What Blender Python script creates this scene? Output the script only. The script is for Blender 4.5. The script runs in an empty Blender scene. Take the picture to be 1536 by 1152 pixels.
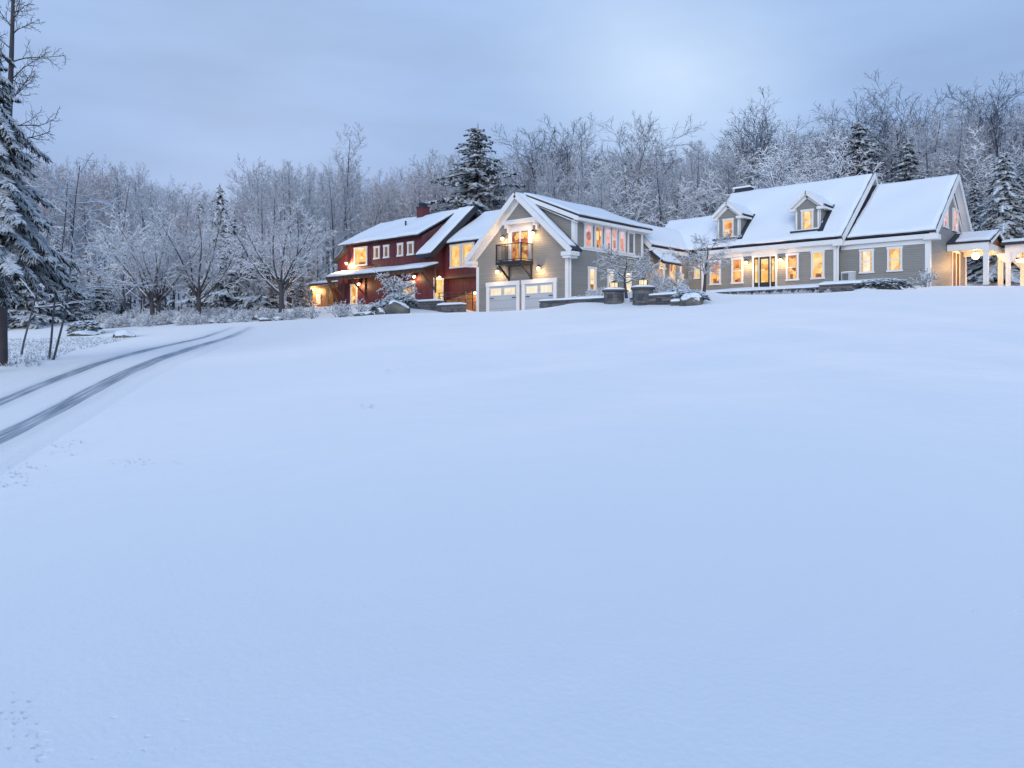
import bpy, math, random
import numpy as np
from mathutils import Vector
random.seed(7)
RS = np.random.RandomState(11)
scene = bpy.context.scene
COL = scene.collection
PI = math.pi

# ------------------------------------------------------------------ camera frame (photo measured at 1536 px wide)
YAW = math.radians(42.2)
FW = (-math.sin(YAW), math.cos(YAW)); RT = (math.cos(YAW), math.sin(YAW))
F = 1194.0; CX = 768.0; HY = 520.0
def pt(px, t):
    r = (px-CX)/F
    return (FW[0]*t+RT[0]*r*t, FW[1]*t+RT[1]*r*t)
def onY(px, Y):
    r = (px-CX)/F
    t = Y/(FW[1]+RT[1]*r)
    return (FW[0]+RT[0]*r)*t, t
def onX(px, X):
    r = (px-CX)/F
    t = X/(FW[0]+RT[0]*r)
    return (FW[1]+RT[1]*r)*t, t
def toimg(x, y):
    t = x*FW[0]+y*FW[1]; l = x*RT[0]+y*RT[1]
    return CX+F*l/t, t

# ------------------------------------------------------------------ materials
MATS = {}
def newmat(name):
    m = bpy.data.materials.new(name); m.use_nodes = True
    nt = m.node_tree
    b = nt.nodes['Principled BSDF']
    MATS[name] = m
    return m, nt, b
def N(nt, typ, **kw):
    n = nt.nodes.new(typ)
    for k, v in kw.items(): setattr(n, k, v)
    return n
def math_(nt, op, a, b=None, c=None):
    n = N(nt, 'ShaderNodeMath', operation=op)
    for i, v in enumerate((a, b, c)):
        if v is None: continue
        if isinstance(v, (int, float)): n.inputs[i].default_value = v
        else: nt.links.new(v, n.inputs[i])
    return n.outputs[0]
def mixc(nt, f, a, b, mode='MIX'):
    n = N(nt, 'ShaderNodeMix', data_type='RGBA', blend_type=mode)
    if isinstance(f, (int, float)): n.inputs[0].default_value = f
    else: nt.links.new(f, n.inputs[0])
    for i, v in ((6, a), (7, b)):
        if isinstance(v, tuple): n.inputs[i].default_value = (*v, 1)
        else: nt.links.new(v, n.inputs[i])
    return n.outputs[2]
def noise(nt, scale, detail=3, coord='Object', rough=.5, vscale=None):
    tc = N(nt, 'ShaderNodeTexCoord')
    n = N(nt, 'ShaderNodeTexNoise'); n.inputs['Scale'].default_value = scale
    n.inputs['Detail'].default_value = detail; n.inputs['Roughness'].default_value = rough
    src = tc.outputs[coord]
    if vscale:
        mp = N(nt, 'ShaderNodeMapping'); mp.inputs['Scale'].default_value = vscale
        nt.links.new(src, mp.inputs[0]); src = mp.outputs[0]
    nt.links.new(src, n.inputs['Vector'])
    return n.outputs[0]
def ramp(nt, src, stops):
    r = N(nt, 'ShaderNodeValToRGB'); nt.links.new(src, r.inputs[0])
    e = r.color_ramp.elements
    while len(e) < len(stops): e.new(.5)
    for i, (p, c) in enumerate(stops):
        e[i].position = p
        e[i].color = (*c, 1) if isinstance(c, tuple) else (c, c, c, 1)
    return r.outputs[0]
def bump(nt, b, h, strength=.3, dist=.02):
    n = N(nt, 'ShaderNodeBump'); n.inputs['Strength'].default_value = strength
    n.inputs['Distance'].default_value = dist
    nt.links.new(h, n.inputs['Height']); nt.links.new(n.outputs[0], b.inputs['Normal'])
SNOW = (.86, .88, .90)
def upmask(nt, lo=.25, hi=.55, ns=3.0, amt=.5):
    g = N(nt, 'ShaderNodeNewGeometry'); s = N(nt, 'ShaderNodeSeparateXYZ')
    nt.links.new(g.outputs['Normal'], s.inputs[0])
    a = math_(nt, 'ADD', s.outputs[2], math_(nt, 'MULTIPLY', math_(nt, 'SUBTRACT', noise(nt, ns), .5), amt))
    r = N(nt, 'ShaderNodeMapRange'); nt.links.new(a, r.inputs[0])
    r.inputs[1].default_value = lo; r.inputs[2].default_value = hi
    return r.outputs[0]

def mat_plain(name, c, rough=.6, var=.12, ns=4.0, metal=0.0, bs=0.0):
    m, nt, b = newmat(name)
    n = noise(nt, ns, 4)
    lo = tuple(x*(1-var) for x in c); hi = tuple(min(1, x*(1+var)) for x in c)
    nt.links.new(mixc(nt, n, lo, hi), b.inputs['Base Color'])
    b.inputs['Roughness'].default_value = rough; b.inputs['Metallic'].default_value = metal
    if bs: bump(nt, b, noise(nt, ns*6, 4), bs, .02)
    return m
def mat_siding(name, c, pitch, axis=2, var=.08, gap=.12, c2=None):
    m, nt, b = newmat(name)
    tc = N(nt, 'ShaderNodeTexCoord'); s = N(nt, 'ShaderNodeSeparateXYZ')
    nt.links.new(tc.outputs['Object'], s.inputs[0])
    if axis == 2: src = s.outputs[2]
    else: src = math_(nt, 'ADD', s.outputs[0], s.outputs[1])
    d = math_(nt, 'DIVIDE', src, pitch)
    fr = math_(nt, 'FRACT', d); fl = math_(nt, 'FLOOR', d)
    wn = N(nt, 'ShaderNodeTexWhiteNoise', noise_dimensions='1D'); nt.links.new(fl, wn.inputs['W'])
    n1 = noise(nt, 1.3, 5, vscale=(1, 1, .35) if axis != 2 else (.4, .4, 1))
    v = math_(nt, 'ADD', math_(nt, 'MULTIPLY', wn.outputs[0], .5), math_(nt, 'MULTIPLY', n1, .5))
    lo = tuple(x*(1-var) for x in c); hi = tuple(x*(1+var) for x in (c2 or c))
    base = mixc(nt, v, lo, hi)
    edge = math_(nt, 'LESS_THAN', fr, gap)
    base = mixc(nt, math_(nt, 'MULTIPLY', edge, .38), base, tuple(x*.35 for x in c))
    nt.links.new(base, b.inputs['Base Color'])
    b.inputs['Roughness'].default_value = .55
    h = fr if axis == 2 else math_(nt, 'GREATER_THAN', fr, gap)
    if axis == 2: h = math_(nt, 'SUBTRACT', 1.0, fr)
    bump(nt, b, h, .9, .03)
    return m

def mat_snow(name='snow', fine=14.0, st=.25):
    m, nt, b = newmat(name)
    n = noise(nt, .35, 5)
    nt.links.new(mixc(nt, n, (.84, .87, .905), (.90, .915, .93)), b.inputs['Base Color'])
    b.inputs['Roughness'].default_value = .65
    b.inputs['Specular IOR Level'].default_value = .25
    h = math_(nt, 'ADD', math_(nt, 'MULTIPLY', noise(nt, fine, 4), .25), noise(nt, fine*.14, 3))
    bump(nt, b, h, st, .05)
    return m
snow = mat_snow()
gray_trim = mat_plain('white_trim', (.80, .78, .75), .45, .05)
siding = mat_siding('grey_clapboard', (.27, .256, .228), .145)
siding2 = siding
redwood = mat_siding('red_boards', (.098, .020, .027), .24, axis=0, var=.22, gap=.1, c2=(.125, .027, .035))
tanwood = mat_siding('tan_boards', (.30, .14, .06), .22, axis=0, var=.2, gap=.1)
shingle = mat_plain('dark_shingle', (.035, .04, .055), .85, .4, 9)
darkiron = mat_plain('dark_iron', (.02, .02, .024), .45, .1)
brownwood = mat_plain('brown_timber', (.10, .055, .035), .6, .3)
paletimber = mat_plain('pale_timber', (.38, .24, .12), .6, .2)
doorwhite = mat_siding('garage_door_white', (.44, .47, .50), .52, gap=.05, var=.03)
brickred = mat_siding('chimney_brick', (.14, .028, .034), .09, gap=.2)
steel = mat_plain('pale_metal', (.5, .5, .5), .4, .08)
foundation = mat_plain('foundation', (.6, .6, .58), .8, .1)

def mat_stone():
    m, nt, b = newmat('field_stone')
    g = N(nt, 'ShaderNodeAttribute'); g.attribute_name = 'rnd'
    c = ramp(nt, g.outputs['Fac'], [(0, (.06, .067, .08)), (.35, (.11, .115, .125)), (.7, (.17, .165, .16)), (1, (.23, .18, .16))])
    c = mixc(nt, noise(nt, 6, 5), c, mixc(nt, .5, c, (.05, .05, .06)))
    c = mixc(nt, upmask(nt, .5, .8, 4, .4), c, SNOW)
    nt.links.new(c, b.inputs['Base Color']); b.inputs['Roughness'].default_value = .85
    bump(nt, b, noise(nt, 12, 5), .6, .03)
    return m
stone = mat_stone()
def mat_rock():
    m, nt, b = newmat('boulder_rock')
    c = ramp(nt, noise(nt, 2.5, 6), [(.3, (.055, .055, .055)), (.55, (.13, .125, .11)), (.75, (.22, .21, .18))])
    c = mixc(nt, upmask(nt, .45, .62, 2.5, .5), c, SNOW)
    nt.links.new(c, b.inputs['Base Color']); b.inputs['Roughness'].default_value = .9
    bump(nt, b, noise(nt, 7, 6), .7, .06)
    return m
rock = mat_rock()
def mat_bark(name, c, lo, hi, ns=2.5, amt=.6, tw=None):
    m, nt, b = newmat(name)
    n = noise(nt, 3, 4)
    base = mixc(nt, n, tuple(x*.6 for x in c), tuple(x*1.3 for x in c))
    base = mixc(nt, upmask(nt, lo, hi, ns, amt), base, SNOW)
    nt.links.new(base, b.inputs['Base Color']); b.inputs['Roughness'].default_value = .85
    return m
bark = mat_bark('snowy_bark', (.10, .095, .105), .2, .5)
barkdark = mat_bark('dark_bark', (.05, .045, .045), .45, .7)
barktan = mat_bark('red_brown_bark', (.068, .058, .062), .6, .8)
twigm = mat_bark('snowy_twig', (.10, .12, .19), -.28, .35, 1.2, .9)
twigw = mat_bark('tawny_twig', (.27, .20, .225), -.1, .4, 1.2, .9)
needle = mat_bark('needle_green', (.022, .036, .032), .5, .85, 1.5, .8)
juniper = mat_bark('juniper_green', (.018, .03, .025), .8, 1.1, 3, .6)

def mat_glow(name, cols, strength, ns=1.1, seed=0.0):
    m, nt, b = newmat(name)
    tc = N(nt, 'ShaderNodeTexCoord'); mp = N(nt, 'ShaderNodeMapping')
    mp.inputs['Location'].default_value = (seed, seed*1.7, seed*.3)
    nt.links.new(tc.outputs['Object'], mp.inputs[0])
    v = N(nt, 'ShaderNodeTexVoronoi', distance='CHEBYCHEV'); v.inputs['Scale'].default_value = ns*2.4
    nt.links.new(mp.outputs[0], v.inputs['Vector'])
    n = N(nt, 'ShaderNodeTexNoise'); n.inputs['Scale'].default_value = ns*1.9; n.inputs['Detail'].default_value = 3
    nt.links.new(mp.outputs[0], n.inputs['Vector'])
    s = N(nt, 'ShaderNodeSeparateColor'); nt.links.new(v.outputs['Color'], s.inputs[0])
    f = math_(nt, 'ADD', math_(nt, 'MULTIPLY', s.outputs[0], .45), math_(nt, 'MULTIPLY', n.outputs[0], .6))
    c = ramp(nt, f, cols)
    b.inputs['Base Color'].default_value = (.03, .03, .03, 1); b.inputs['Roughness'].default_value = .08
    nt.links.new(c, b.inputs['Emission Color']); b.inputs['Emission Strength'].default_value = strength
    return m
glow_y = mat_glow('lit_yellow_room', [(.22, (.55, .17, .03)), (.38, (.95, .46, .09)), (.58, (1, .66, .20)), (.8, (1, .85, .48))], 1.0)
glow_o = mat_glow('lit_orange_room', [(.25, (.16, .035, .01)), (.4, (.72, .20, .04)), (.58, (1, .48, .10)), (.8, (1, .78, .32))], 1.0, 1.2, 3.0)
glow_p = mat_glow('lit_pink_room', [(.25, (.12, .05, .06)), (.4, (.80, .30, .20)), (.56, (.95, .50, .38)), (.75, (.80, .66, .85))], .85, 1.0, 5.0)
glow_w = mat_glow('lit_white_room', [(.2, (.85, .62, .34)), (.6, (1, .86, .6)), (.9, (1, .93, .75))], 1.0, 1.0, 8.0)
glow_d = mat_glow('dim_room', [(.2, (.05, .04, .035)), (.6, (.22, .13, .06)), (.9, (.5, .3, .13))], 1.0, 1.5, 12.0)
glass_dark = mat_glow('dark_glass', [(.2, (.02, .025, .035)), (.9, (.10, .10, .12))], 1.0, 1.0, 2.0)
curtain = mat_glow('lit_curtain', [(.2, (.55, .27, .09)), (.8, (.8, .5, .25))], 1.0, 4.0, 4.0)
clutter = mat_glow('backlit_furniture', [(.2, (.10, .035, .012)), (.8, (.4, .16, .05))], 1.0, 4.0, 6.0)
def mat_bulb():
    m, nt, b = newmat('lamp_glass')
    b.inputs['Base Color'].default_value = (.8, .7, .5, 1)
    b.inputs['Emission Color'].default_value = (1, .66, .30, 1); b.inputs['Emission Strength'].default_value = 9.0
    return m
bulb = mat_bulb()
darktwig = mat_bark('dark_twig', (.06, .068, .10), .35, .95, 1.2, .9)
frost_twig = mat_bark('frosted_twig', (.14, .14, .18), -.25, .35, 1.2, .9)

# ------------------------------------------------------------------ mesh builder
class MB:
    def __init__(s): s.v = []; s.f = []; s.m = []; s.r = []; s.useR = False
    def add(s, vs, fs, mi=0, rnd=None):
        o = len(s.v); s.v += [tuple(p) for p in vs]
        for f in fs:
            s.f.append(tuple(o+i for i in f)); s.m.append(mi)
            s.r.append(rnd if rnd is not None else 0.0)
        return s
    def box(s, x0, x1, y0, y1, z0, z1, mi=0, rnd=None):
        if x0 > x1: x0, x1 = x1, x0
        if y0 > y1: y0, y1 = y1, y0
        vs = [(x0,y0,z0),(x1,y0,z0),(x1,y1,z0),(x0,y1,z0),(x0,y0,z1),(x1,y0,z1),(x1,y1,z1),(x0,y1,z1)]
        return s.add(vs, [(0,3,2,1),(4,5,6,7),(0,1,5,4),(1,2,6,5),(2,3,7,6),(3,0,4,7)], mi, rnd)
    def prism(s, poly, axis, a, b, mi=0):
        # poly: list of 2-D points; axis 'X' -> (y,z) extruded along x; 'Y' -> (x,z) extruded along y
        n = len(poly)
        if axis == 'X': vs = [(a, p[0], p[1]) for p in poly]+[(b, p[0], p[1]) for p in poly]
        elif axis == 'Y': vs = [(p[0], a, p[1]) for p in poly]+[(p[0], b, p[1]) for p in poly]
        else: vs = [(p[0], p[1], a) for p in poly]+[(p[0], p[1], b) for p in poly]
        fs = [tuple(range(n))[::-1], tuple(range(n, 2*n))]+[(i, (i+1) % n, n+(i+1) % n, n+i) for i in range(n)]
        return s.add(vs, fs, mi)
    def beam(s, p0, p1, w, h, mi=0, rnd=None):
        p0 = Vector(p0); p1 = Vector(p1); d = (p1-p0).normalized()
        up = Vector((0,0,1)) if abs(d.z) < .98 else Vector((0,1,0))
        sd = d.cross(up).normalized(); up = sd.cross(d).normalized()
        vs = []
        for p in (p0, p1):
            for a, b in ((-1,-1),(1,-1),(1,1),(-1,1)): vs.append(p+sd*a*w/2+up*b*h/2)
        return s.add(vs, [(0,1,2,3),(7,6,5,4),(0,4,5,1),(1,5,6,2),(2,6,7,3),(3,7,4,0)], mi, rnd)
    def tube(s, p0, p1, r0, r1, n=6, mi=0, cap=True):
        p0 = Vector(p0); p1 = Vector(p1); d = (p1-p0).normalized()
        up = Vector((0,0,1)) if abs(d.z) < .95 else Vector((0,1,0))
        a = d.cross(up).normalized(); b = d.cross(a)
        vs = [p0+(a*math.cos(2*PI*i/n)+b*math.sin(2*PI*i/n))*r0 for i in range(n)]+[p1+(a*math.cos(2*PI*i/n)+b*math.sin(2*PI*i/n))*r1 for i in range(n)]
        fs = [(i, (i+1) % n, n+(i+1) % n, n+i) for i in range(n)]
        if cap: fs += [tuple(range(n))[::-1], tuple(range(n, 2*n))]
        return s.add(vs, fs, mi)
    def lathe(s, c, prof, n=20, mi=0):
        vs = []; k = len(prof)
        for r, z in prof:
            for i in range(n): vs.append((c[0]+r*math.cos(2*PI*i/n), c[1]+r*math.sin(2*PI*i/n), c[2]+z))
        fs = [(j*n+i, j*n+(i+1) % n, (j+1)*n+(i+1) % n, (j+1)*n+i) for j in range(k-1) for i in range(n)]
        fs += [tuple(range(n))[::-1], tuple(range((k-1)*n, k*n))]
        return s.add(vs, fs, mi)
    def build(s, name, mats, parent=None, smooth=False):
        if not isinstance(mats, (list, tuple)): mats = [mats]
        o0 = origin_of(parent)
        me = bpy.data.meshes.new(name)
        me.from_pydata([(x-o0[0], y-o0[1], z-o0[2]) for x, y, z in s.v], [], s.f)
        for m in mats: me.materials.append(m)
        me.polygons.foreach_set('material_index', s.m)
        if smooth: me.polygons.foreach_set('use_smooth', [True]*len(s.f))
        if any(s.r):
            a = me.attributes.new('rnd', 'FLOAT', 'FACE'); a.data.foreach_set('value', s.r)
        me.update()
        ob = bpy.data.objects.new(name, me); COL.objects.link(ob)
        if parent: ob.parent = parent
        return ob
def origin_of(p):
    while p is not None:
        if p.parent is None: return tuple(p.location)
        p = p.parent
    return (0, 0, 0)
def thing(name, label, cat, loc, group=None):
    o = bpy.data.objects.new(name, None); COL.objects.link(o); o.empty_display_size = .3
    o.location = loc; o['label'] = label; o['category'] = cat; o['kind'] = 'thing'
    if group: o['group'] = group
    return o
def tag(o, label=None, cat=None, group=None, kind=None):
    if label: o['label'] = label
    if cat: o['category'] = cat
    if group: o['group'] = group
    if kind: o['kind'] = kind
    return o

# ------------------------------------------------------------------ terrain (thin-plate surface through surveyed spot heights)
CP = []
crest = [(300,497,44),(440,481,44),(560,472.5,42),(700,468.5,41),(820,465,40.5),(930,462.5,39.5),(1050,457.5,37.5),(1110,450,38.5),(1170,443.5,40),(1250,439,41),(1310,434,41.5),(1400,430,42.5),(1536,430,42.5),(1700,430,42.5),(1900,432,42.5)]
for px, y, tc in crest:
    zc = (HY-y)/F*tc
    for f in ((.35, .6, .8, .93, 1.0) if px > 400 else (.8, 1.0)):
        z = -1.6+(zc+1.6)*f**1.35
        if px < 500 and f < .9: z -= .05
        CP.append((*pt(px, tc*f), z))
for px in (-900, 0, 768, 1536, 2400): CP.append((*pt(px, 3), -1.62))
for px in (300, 768, 1300): CP.append((*pt(px, 7), -1.6+3.6*(7/41)**1.35))
for px, t in ((768,-20),(768,-60),(3000,-10),(-1500,-10)): CP.append((*pt(px, t), -2.5))
for px, t, z in [
  (0,12.7,-1.6),(0,16,-1.07),(0,19,-.74),(-150,14,-1.5),(-200,22,-.6),(8,22,-.46),(78,24,-.24),(150,28,-.05),
  (200,20.2,-.93),(200,32,.19),(200,11,-1.5),(330,43,1.08),(370,43,1.06),(300,30.7,.0),(100,16,-1.37),(300,20,-.7),
  (0,35,.25),(100,45,.75),(190,40,.72),(-150,40,.3),(60,56,1.7),(170,57,2.1),(-150,60,1.5),
  (232,50,1.48),(298,50,1.62),(421,48,1.62),(370,55,2.1),(200,63,2.5),(290,66,3.1),(440,58,2.5),
  (480,62,3.1),(540,52,2.2),(500,70,3.35),(600,58,3.2),(650,57,3.25),(560,48,1.85),(620,48,1.95),
  (700,48,1.9),(755,50,1.88),(830,46.5,1.88),(640,51,2.35),(690,57,2.6),
  (790,44,1.95),(880,44,2.6),(885,48.3,3.05),(950,50.5,3.3),(960,43.5,2.7),(1000,46,3.2),(1060,44,3.0),(1040,50,3.6),
  (1060,55.5,3.88),(1150,52,3.85),(1245,49.5,3.9),(1392,46.5,3.52),(1350,46.8,3.5),(1290,48,3.52),(1210,48.9,3.55),(1130,51,3.6),(1345,42.8,2.95),(1300,43.6,2.9),(1210,46,2.86),(1150,47.4,2.86),(1110,48.6,2.9),
  (1250,44.4,2.88),(1180,43,2.84),(1120,44,2.8),
  (1455,52,3.75),(1500,48,3.6),(1600,52,3.8),(1700,60,4.5),(1350,60,4.3),(1100,66,4.8),(900,66,4.0),(700,70,4.2),(560,72,3.9),
  (0,78,3.6),(200,80,4.2),(400,78,4.2),(-300,80,4),(1600,75,7),(1250,75,7),(2000,70,7),(2000,45,3.6),
  (-300,110,8),(100,110,8),(400,110,8.5),(700,105,9),(1000,100,11),(1300,100,14),(1600,100,15),(2000,100,15),
  (-400,160,15),(100,160,15),(500,160,16),(900,160,20),(1300,160,27),(1700,160,29),(2300,160,29),
  (-700,240,22),(300,240,24),(1000,240,30),(1500,240,40),(2300,240,40),(-900,60,0),(-1200,120,4)]:
    CP.append((*pt(px, t), z))
CP = np.array(CP)
def _phi(d2): return .5*d2*np.log(d2+1e-9)
_n = len(CP); _S = 40.0
_P = CP[:, :2]/_S
_A = np.zeros((_n+3, _n+3)); _d2 = ((_P[:, None]-_P[None])**2).sum(-1)
_q = np.array([toimg(a, b) for a, b in CP[:, :2]]); _lam = np.where((_q[:, 0] < 385) & (_q[:, 1] < 46), 6e-2, 2e-4)
_A[:_n, :_n] = _phi(_d2)+np.diag(_lam)
_A[:_n, _n] = 1; _A[:_n, _n+1:] = _P; _A[_n, :_n] = 1; _A[_n+1:, :_n] = _P.T
_W = np.linalg.solve(_A, np.concatenate([CP[:, 2], np.zeros(3)]))
def H(x, y):
    x = np.atleast_1d(np.asarray(x, float)); y = np.atleast_1d(np.asarray(y, float))
    out = np.empty_like(x)
    xf, yf, of = x.ravel(), y.ravel(), out.ravel()
    for i in range(0, len(xf), 20000):
        q = np.stack([xf[i:i+20000], yf[i:i+20000]], -1)/_S
        d2 = ((q[:, None]-_P[None])**2).sum(-1)
        z = _phi(d2)@_W[:_n]+_W[_n]+q@_W[_n+1:]
        of[i:i+20000] = z
    t = x*FW[0]+y*FW[1]; l = x*RT[0]+y*RT[1]
    R = np.hypot(x-FW[0]*60, y-FW[1]*60)
    k = np.clip((R-190)/120, 0, 1); k = k*k*(3-2*k)
    far = np.where(t > 0, 30+6*np.sin(x*.011)+5*np.sin(y*.013+1), -4)
    far = np.where(t > 0, far*np.clip(t/150, 0, 1), -4)
    und = .035*np.sin(x*.9+.6*y)*np.sin(y*.55-.3*x+1)+.05*np.sin(x*.31-1)*np.sin(y*.27+2)+.015*np.sin(1.9*x+.4*y)*np.sin(1.3*y)
    und = und*np.clip((t-4)/6, 0, 1)*np.clip((39-t)/6, 0, 1)*np.clip((l+.14*t+2)/4, 0, 1)
    return (out+und)*(1-k)+far*k
def h1(x, y): return float(H(x, y)[0])
def hit(px, py):
    r = (px-CX)/F; e = (HY-py)/F
    t = np.linspace(2.2, 120, 2600)
    x = (FW[0]+RT[0]*r)*t; y = (FW[1]+RT[1]*r)*t
    z = H(x, y); k = np.argmax(z >= e*t)
    return x[k], y[k], float(z[k])

def axis_coords(a, b, step, lo, hi):
    c = list(np.arange(a, b+1e-6, step)); s = step; x = a
    L = []
    while x > lo: s *= 1.18; x -= s; L.append(x)
    s = step; x = c[-1]; R = []
    while x < hi: s *= 1.18; x += s; R.append(x)
    return np.array(L[::-1]+c+R)
def grid_mesh(name, X, Y, Z, mat):
    ny, nx = X.shape
    co = np.stack([X, Y, Z], -1).reshape(-1, 3)
    me = bpy.data.meshes.new(name)
    idx = np.arange(nx*ny).reshape(ny, nx)
    q = np.stack([idx[:-1, :-1], idx[:-1, 1:], idx[1:, 1:], idx[1:, :-1]], -1).reshape(-1)
    nf = (nx-1)*(ny-1)
    me.vertices.add(nx*ny); me.vertices.foreach_set('co', co.reshape(-1))
    me.loops.add(nf*4); me.loops.foreach_set('vertex_index', q.astype(np.int32))
    me.polygons.add(nf); me.polygons.foreach_set('loop_start', np.arange(0, nf*4, 4, dtype=np.int32))
    me.materials.append(mat); me.update(); me.validate()
    me.polygons.foreach_set('use_smooth', [True]*nf)
    o = bpy.data.objects.new(name, me); COL.objects.link(o)
    return o
gx = axis_coords(-80, 6, .55, -900, 900); gy = axis_coords(-8, 75, .55, -700, 1100)
GX, GY = np.meshgrid(gx, gy)
GZ = H(GX.ravel(), GY.ravel()).reshape(GX.shape)

def mat_ground():
    m, nt, b = newmat('lawn_snow')
    n = noise(nt, .12, 5)
    base = mixc(nt, n, (.83, .865, .905), (.90, .915, .93))
    nt.links.new(base, b.inputs['Base Color'])
    b.inputs['Roughness'].default_value = .7; b.inputs['Specular IOR Level'].default_value = .2
    rip = noise(nt, 2.2, 5, vscale=(1, .45, 1))
    big = noise(nt, .5, 3)
    fine = noise(nt, 26, 4)
    # little pits and clods, gathered in patches
    pit = ramp(nt, noise(nt, 9, 2), [(.28, 0.0), (.34, 1.0)])
    patch = ramp(nt, noise(nt, .35, 3), [(.56, 0.0), (.64, 1.0)])
    pits = math_(nt, 'MULTIPLY', math_(nt, 'SUBTRACT', 1.0, pit), patch)
    h = math_(nt, 'ADD', math_(nt, 'MULTIPLY', rip, .55), math_(nt, 'MULTIPLY', big, 1.6))
    h = math_(nt, 'ADD', h, math_(nt, 'MULTIPLY', fine, .14))
    h = math_(nt, 'SUBTRACT', h, math_(nt, 'MULTIPLY', pits, .35))
    bump(nt, b, h, .38, .07)
    b.inputs['Sheen Weight'].default_value = .8; b.inputs['Sheen Roughness'].default_value = .35
    return m
ground = grid_mesh('ground', GX, GY, GZ, mat_ground()); ground['kind'] = 'structure'

# ------------------------------------------------------------------ driveway with two slushy wheel tracks
near_px = [(-420,880),(-280,800),(-160,735),(-80,697),(0,658),(41,638),(82,613),(123,592.5),(164,574.5),(205,558),(246,541.5),(287,525),(328,509.5),(364,497),(380,491.5)]
far_px = [(-420,755),(-280,708),(-160,664),(-80,634),(0,604.5),(41,588),(82,572),(123,558),(164,544.5),(205,532),(246,521),(287,510.5),(328,499),(353,491.8)]
def resample(P, n):
    P = np.array(P, float)
    d = np.r_[0, np.cumsum(np.hypot(*np.diff(P[:, :2], axis=0).T))]
    s = np.linspace(0, d[-1], n)
    out = np.stack([np.interp(s, d, P[:, k]) for k in range(P.shape[1])], -1)
    for _ in range(12): out[1:-1] = out[1:-1]*.5+(out[:-2]+out[2:])*.25
    return out
A0 = [hit(*p)[:2] for p in near_px]; B0 = [hit(*p)[:2] for p in far_px]
def smooth_fit(P):
    P = np.array(P); s = np.r_[0, np.cumsum(np.hypot(*np.diff(P, axis=0).T))]
    Q = [np.polyval(np.polyfit(s, P[:, k], 3), np.linspace(0, s[-1], 14)) for k in (0, 1)]
    return [tuple(q) for q in zip(*Q)]
A0 = smooth_fit(A0); B0 = smooth_fit(B0)
A0 += [(A0[-1][0]*2-A0[-2][0], A0[-1][1]*2-A0[-2][1])]
B0 += [(B0[-1][0]*2-B0[-2][0], B0[-1][1]*2-B0[-2][1])]
def chaikin(P):
    Q = [P[0]]
    for a, b in zip(P[:-1], P[1:]):
        a = np.array(a); b = np.array(b); Q += [a*.75+b*.25, a*.25+b*.75]
    return Q+[P[-1]]
for _ in range(3): A0 = chaikin(A0); B0 = chaikin(B0)
A1 = resample(A0, 360); B1 = resample(B0, 360)
vv = np.linspace(-1.0, 1.95, 120)
RX = A1[:, 0:1]+(B1-A1)[:, 0:1]*vv; RY = A1[:, 1:2]+(B1-A1)[:, 1:2]*vv
RZ = H(RX.ravel(), RY.ravel()).reshape(RX.shape)
edge = np.clip(np.minimum(vv+1.0, 1.95-vv)/.6, 0, 1); edge = edge*edge*(3-2*edge)
edge = edge[None]*np.clip(np.arange(360)/30, 0, 1)[:, None]*np.clip((359-np.arange(360))/25, 0, 1)[:, None]
prof = -.05+edge*.10
wob = np.sin(np.arange(360)*.11)[:, None]*.012
tr = np.exp(-((vv[None]+wob)/.13)**4)+np.exp(-((vv[None]-1+wob)/.12)**4)
RZ = RZ+prof-.035*tr*edge
ss = np.r_[0, np.cumsum(np.hypot(*np.diff(A1, axis=0).T))]; TRACK_END = float(ss[-1])
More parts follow.
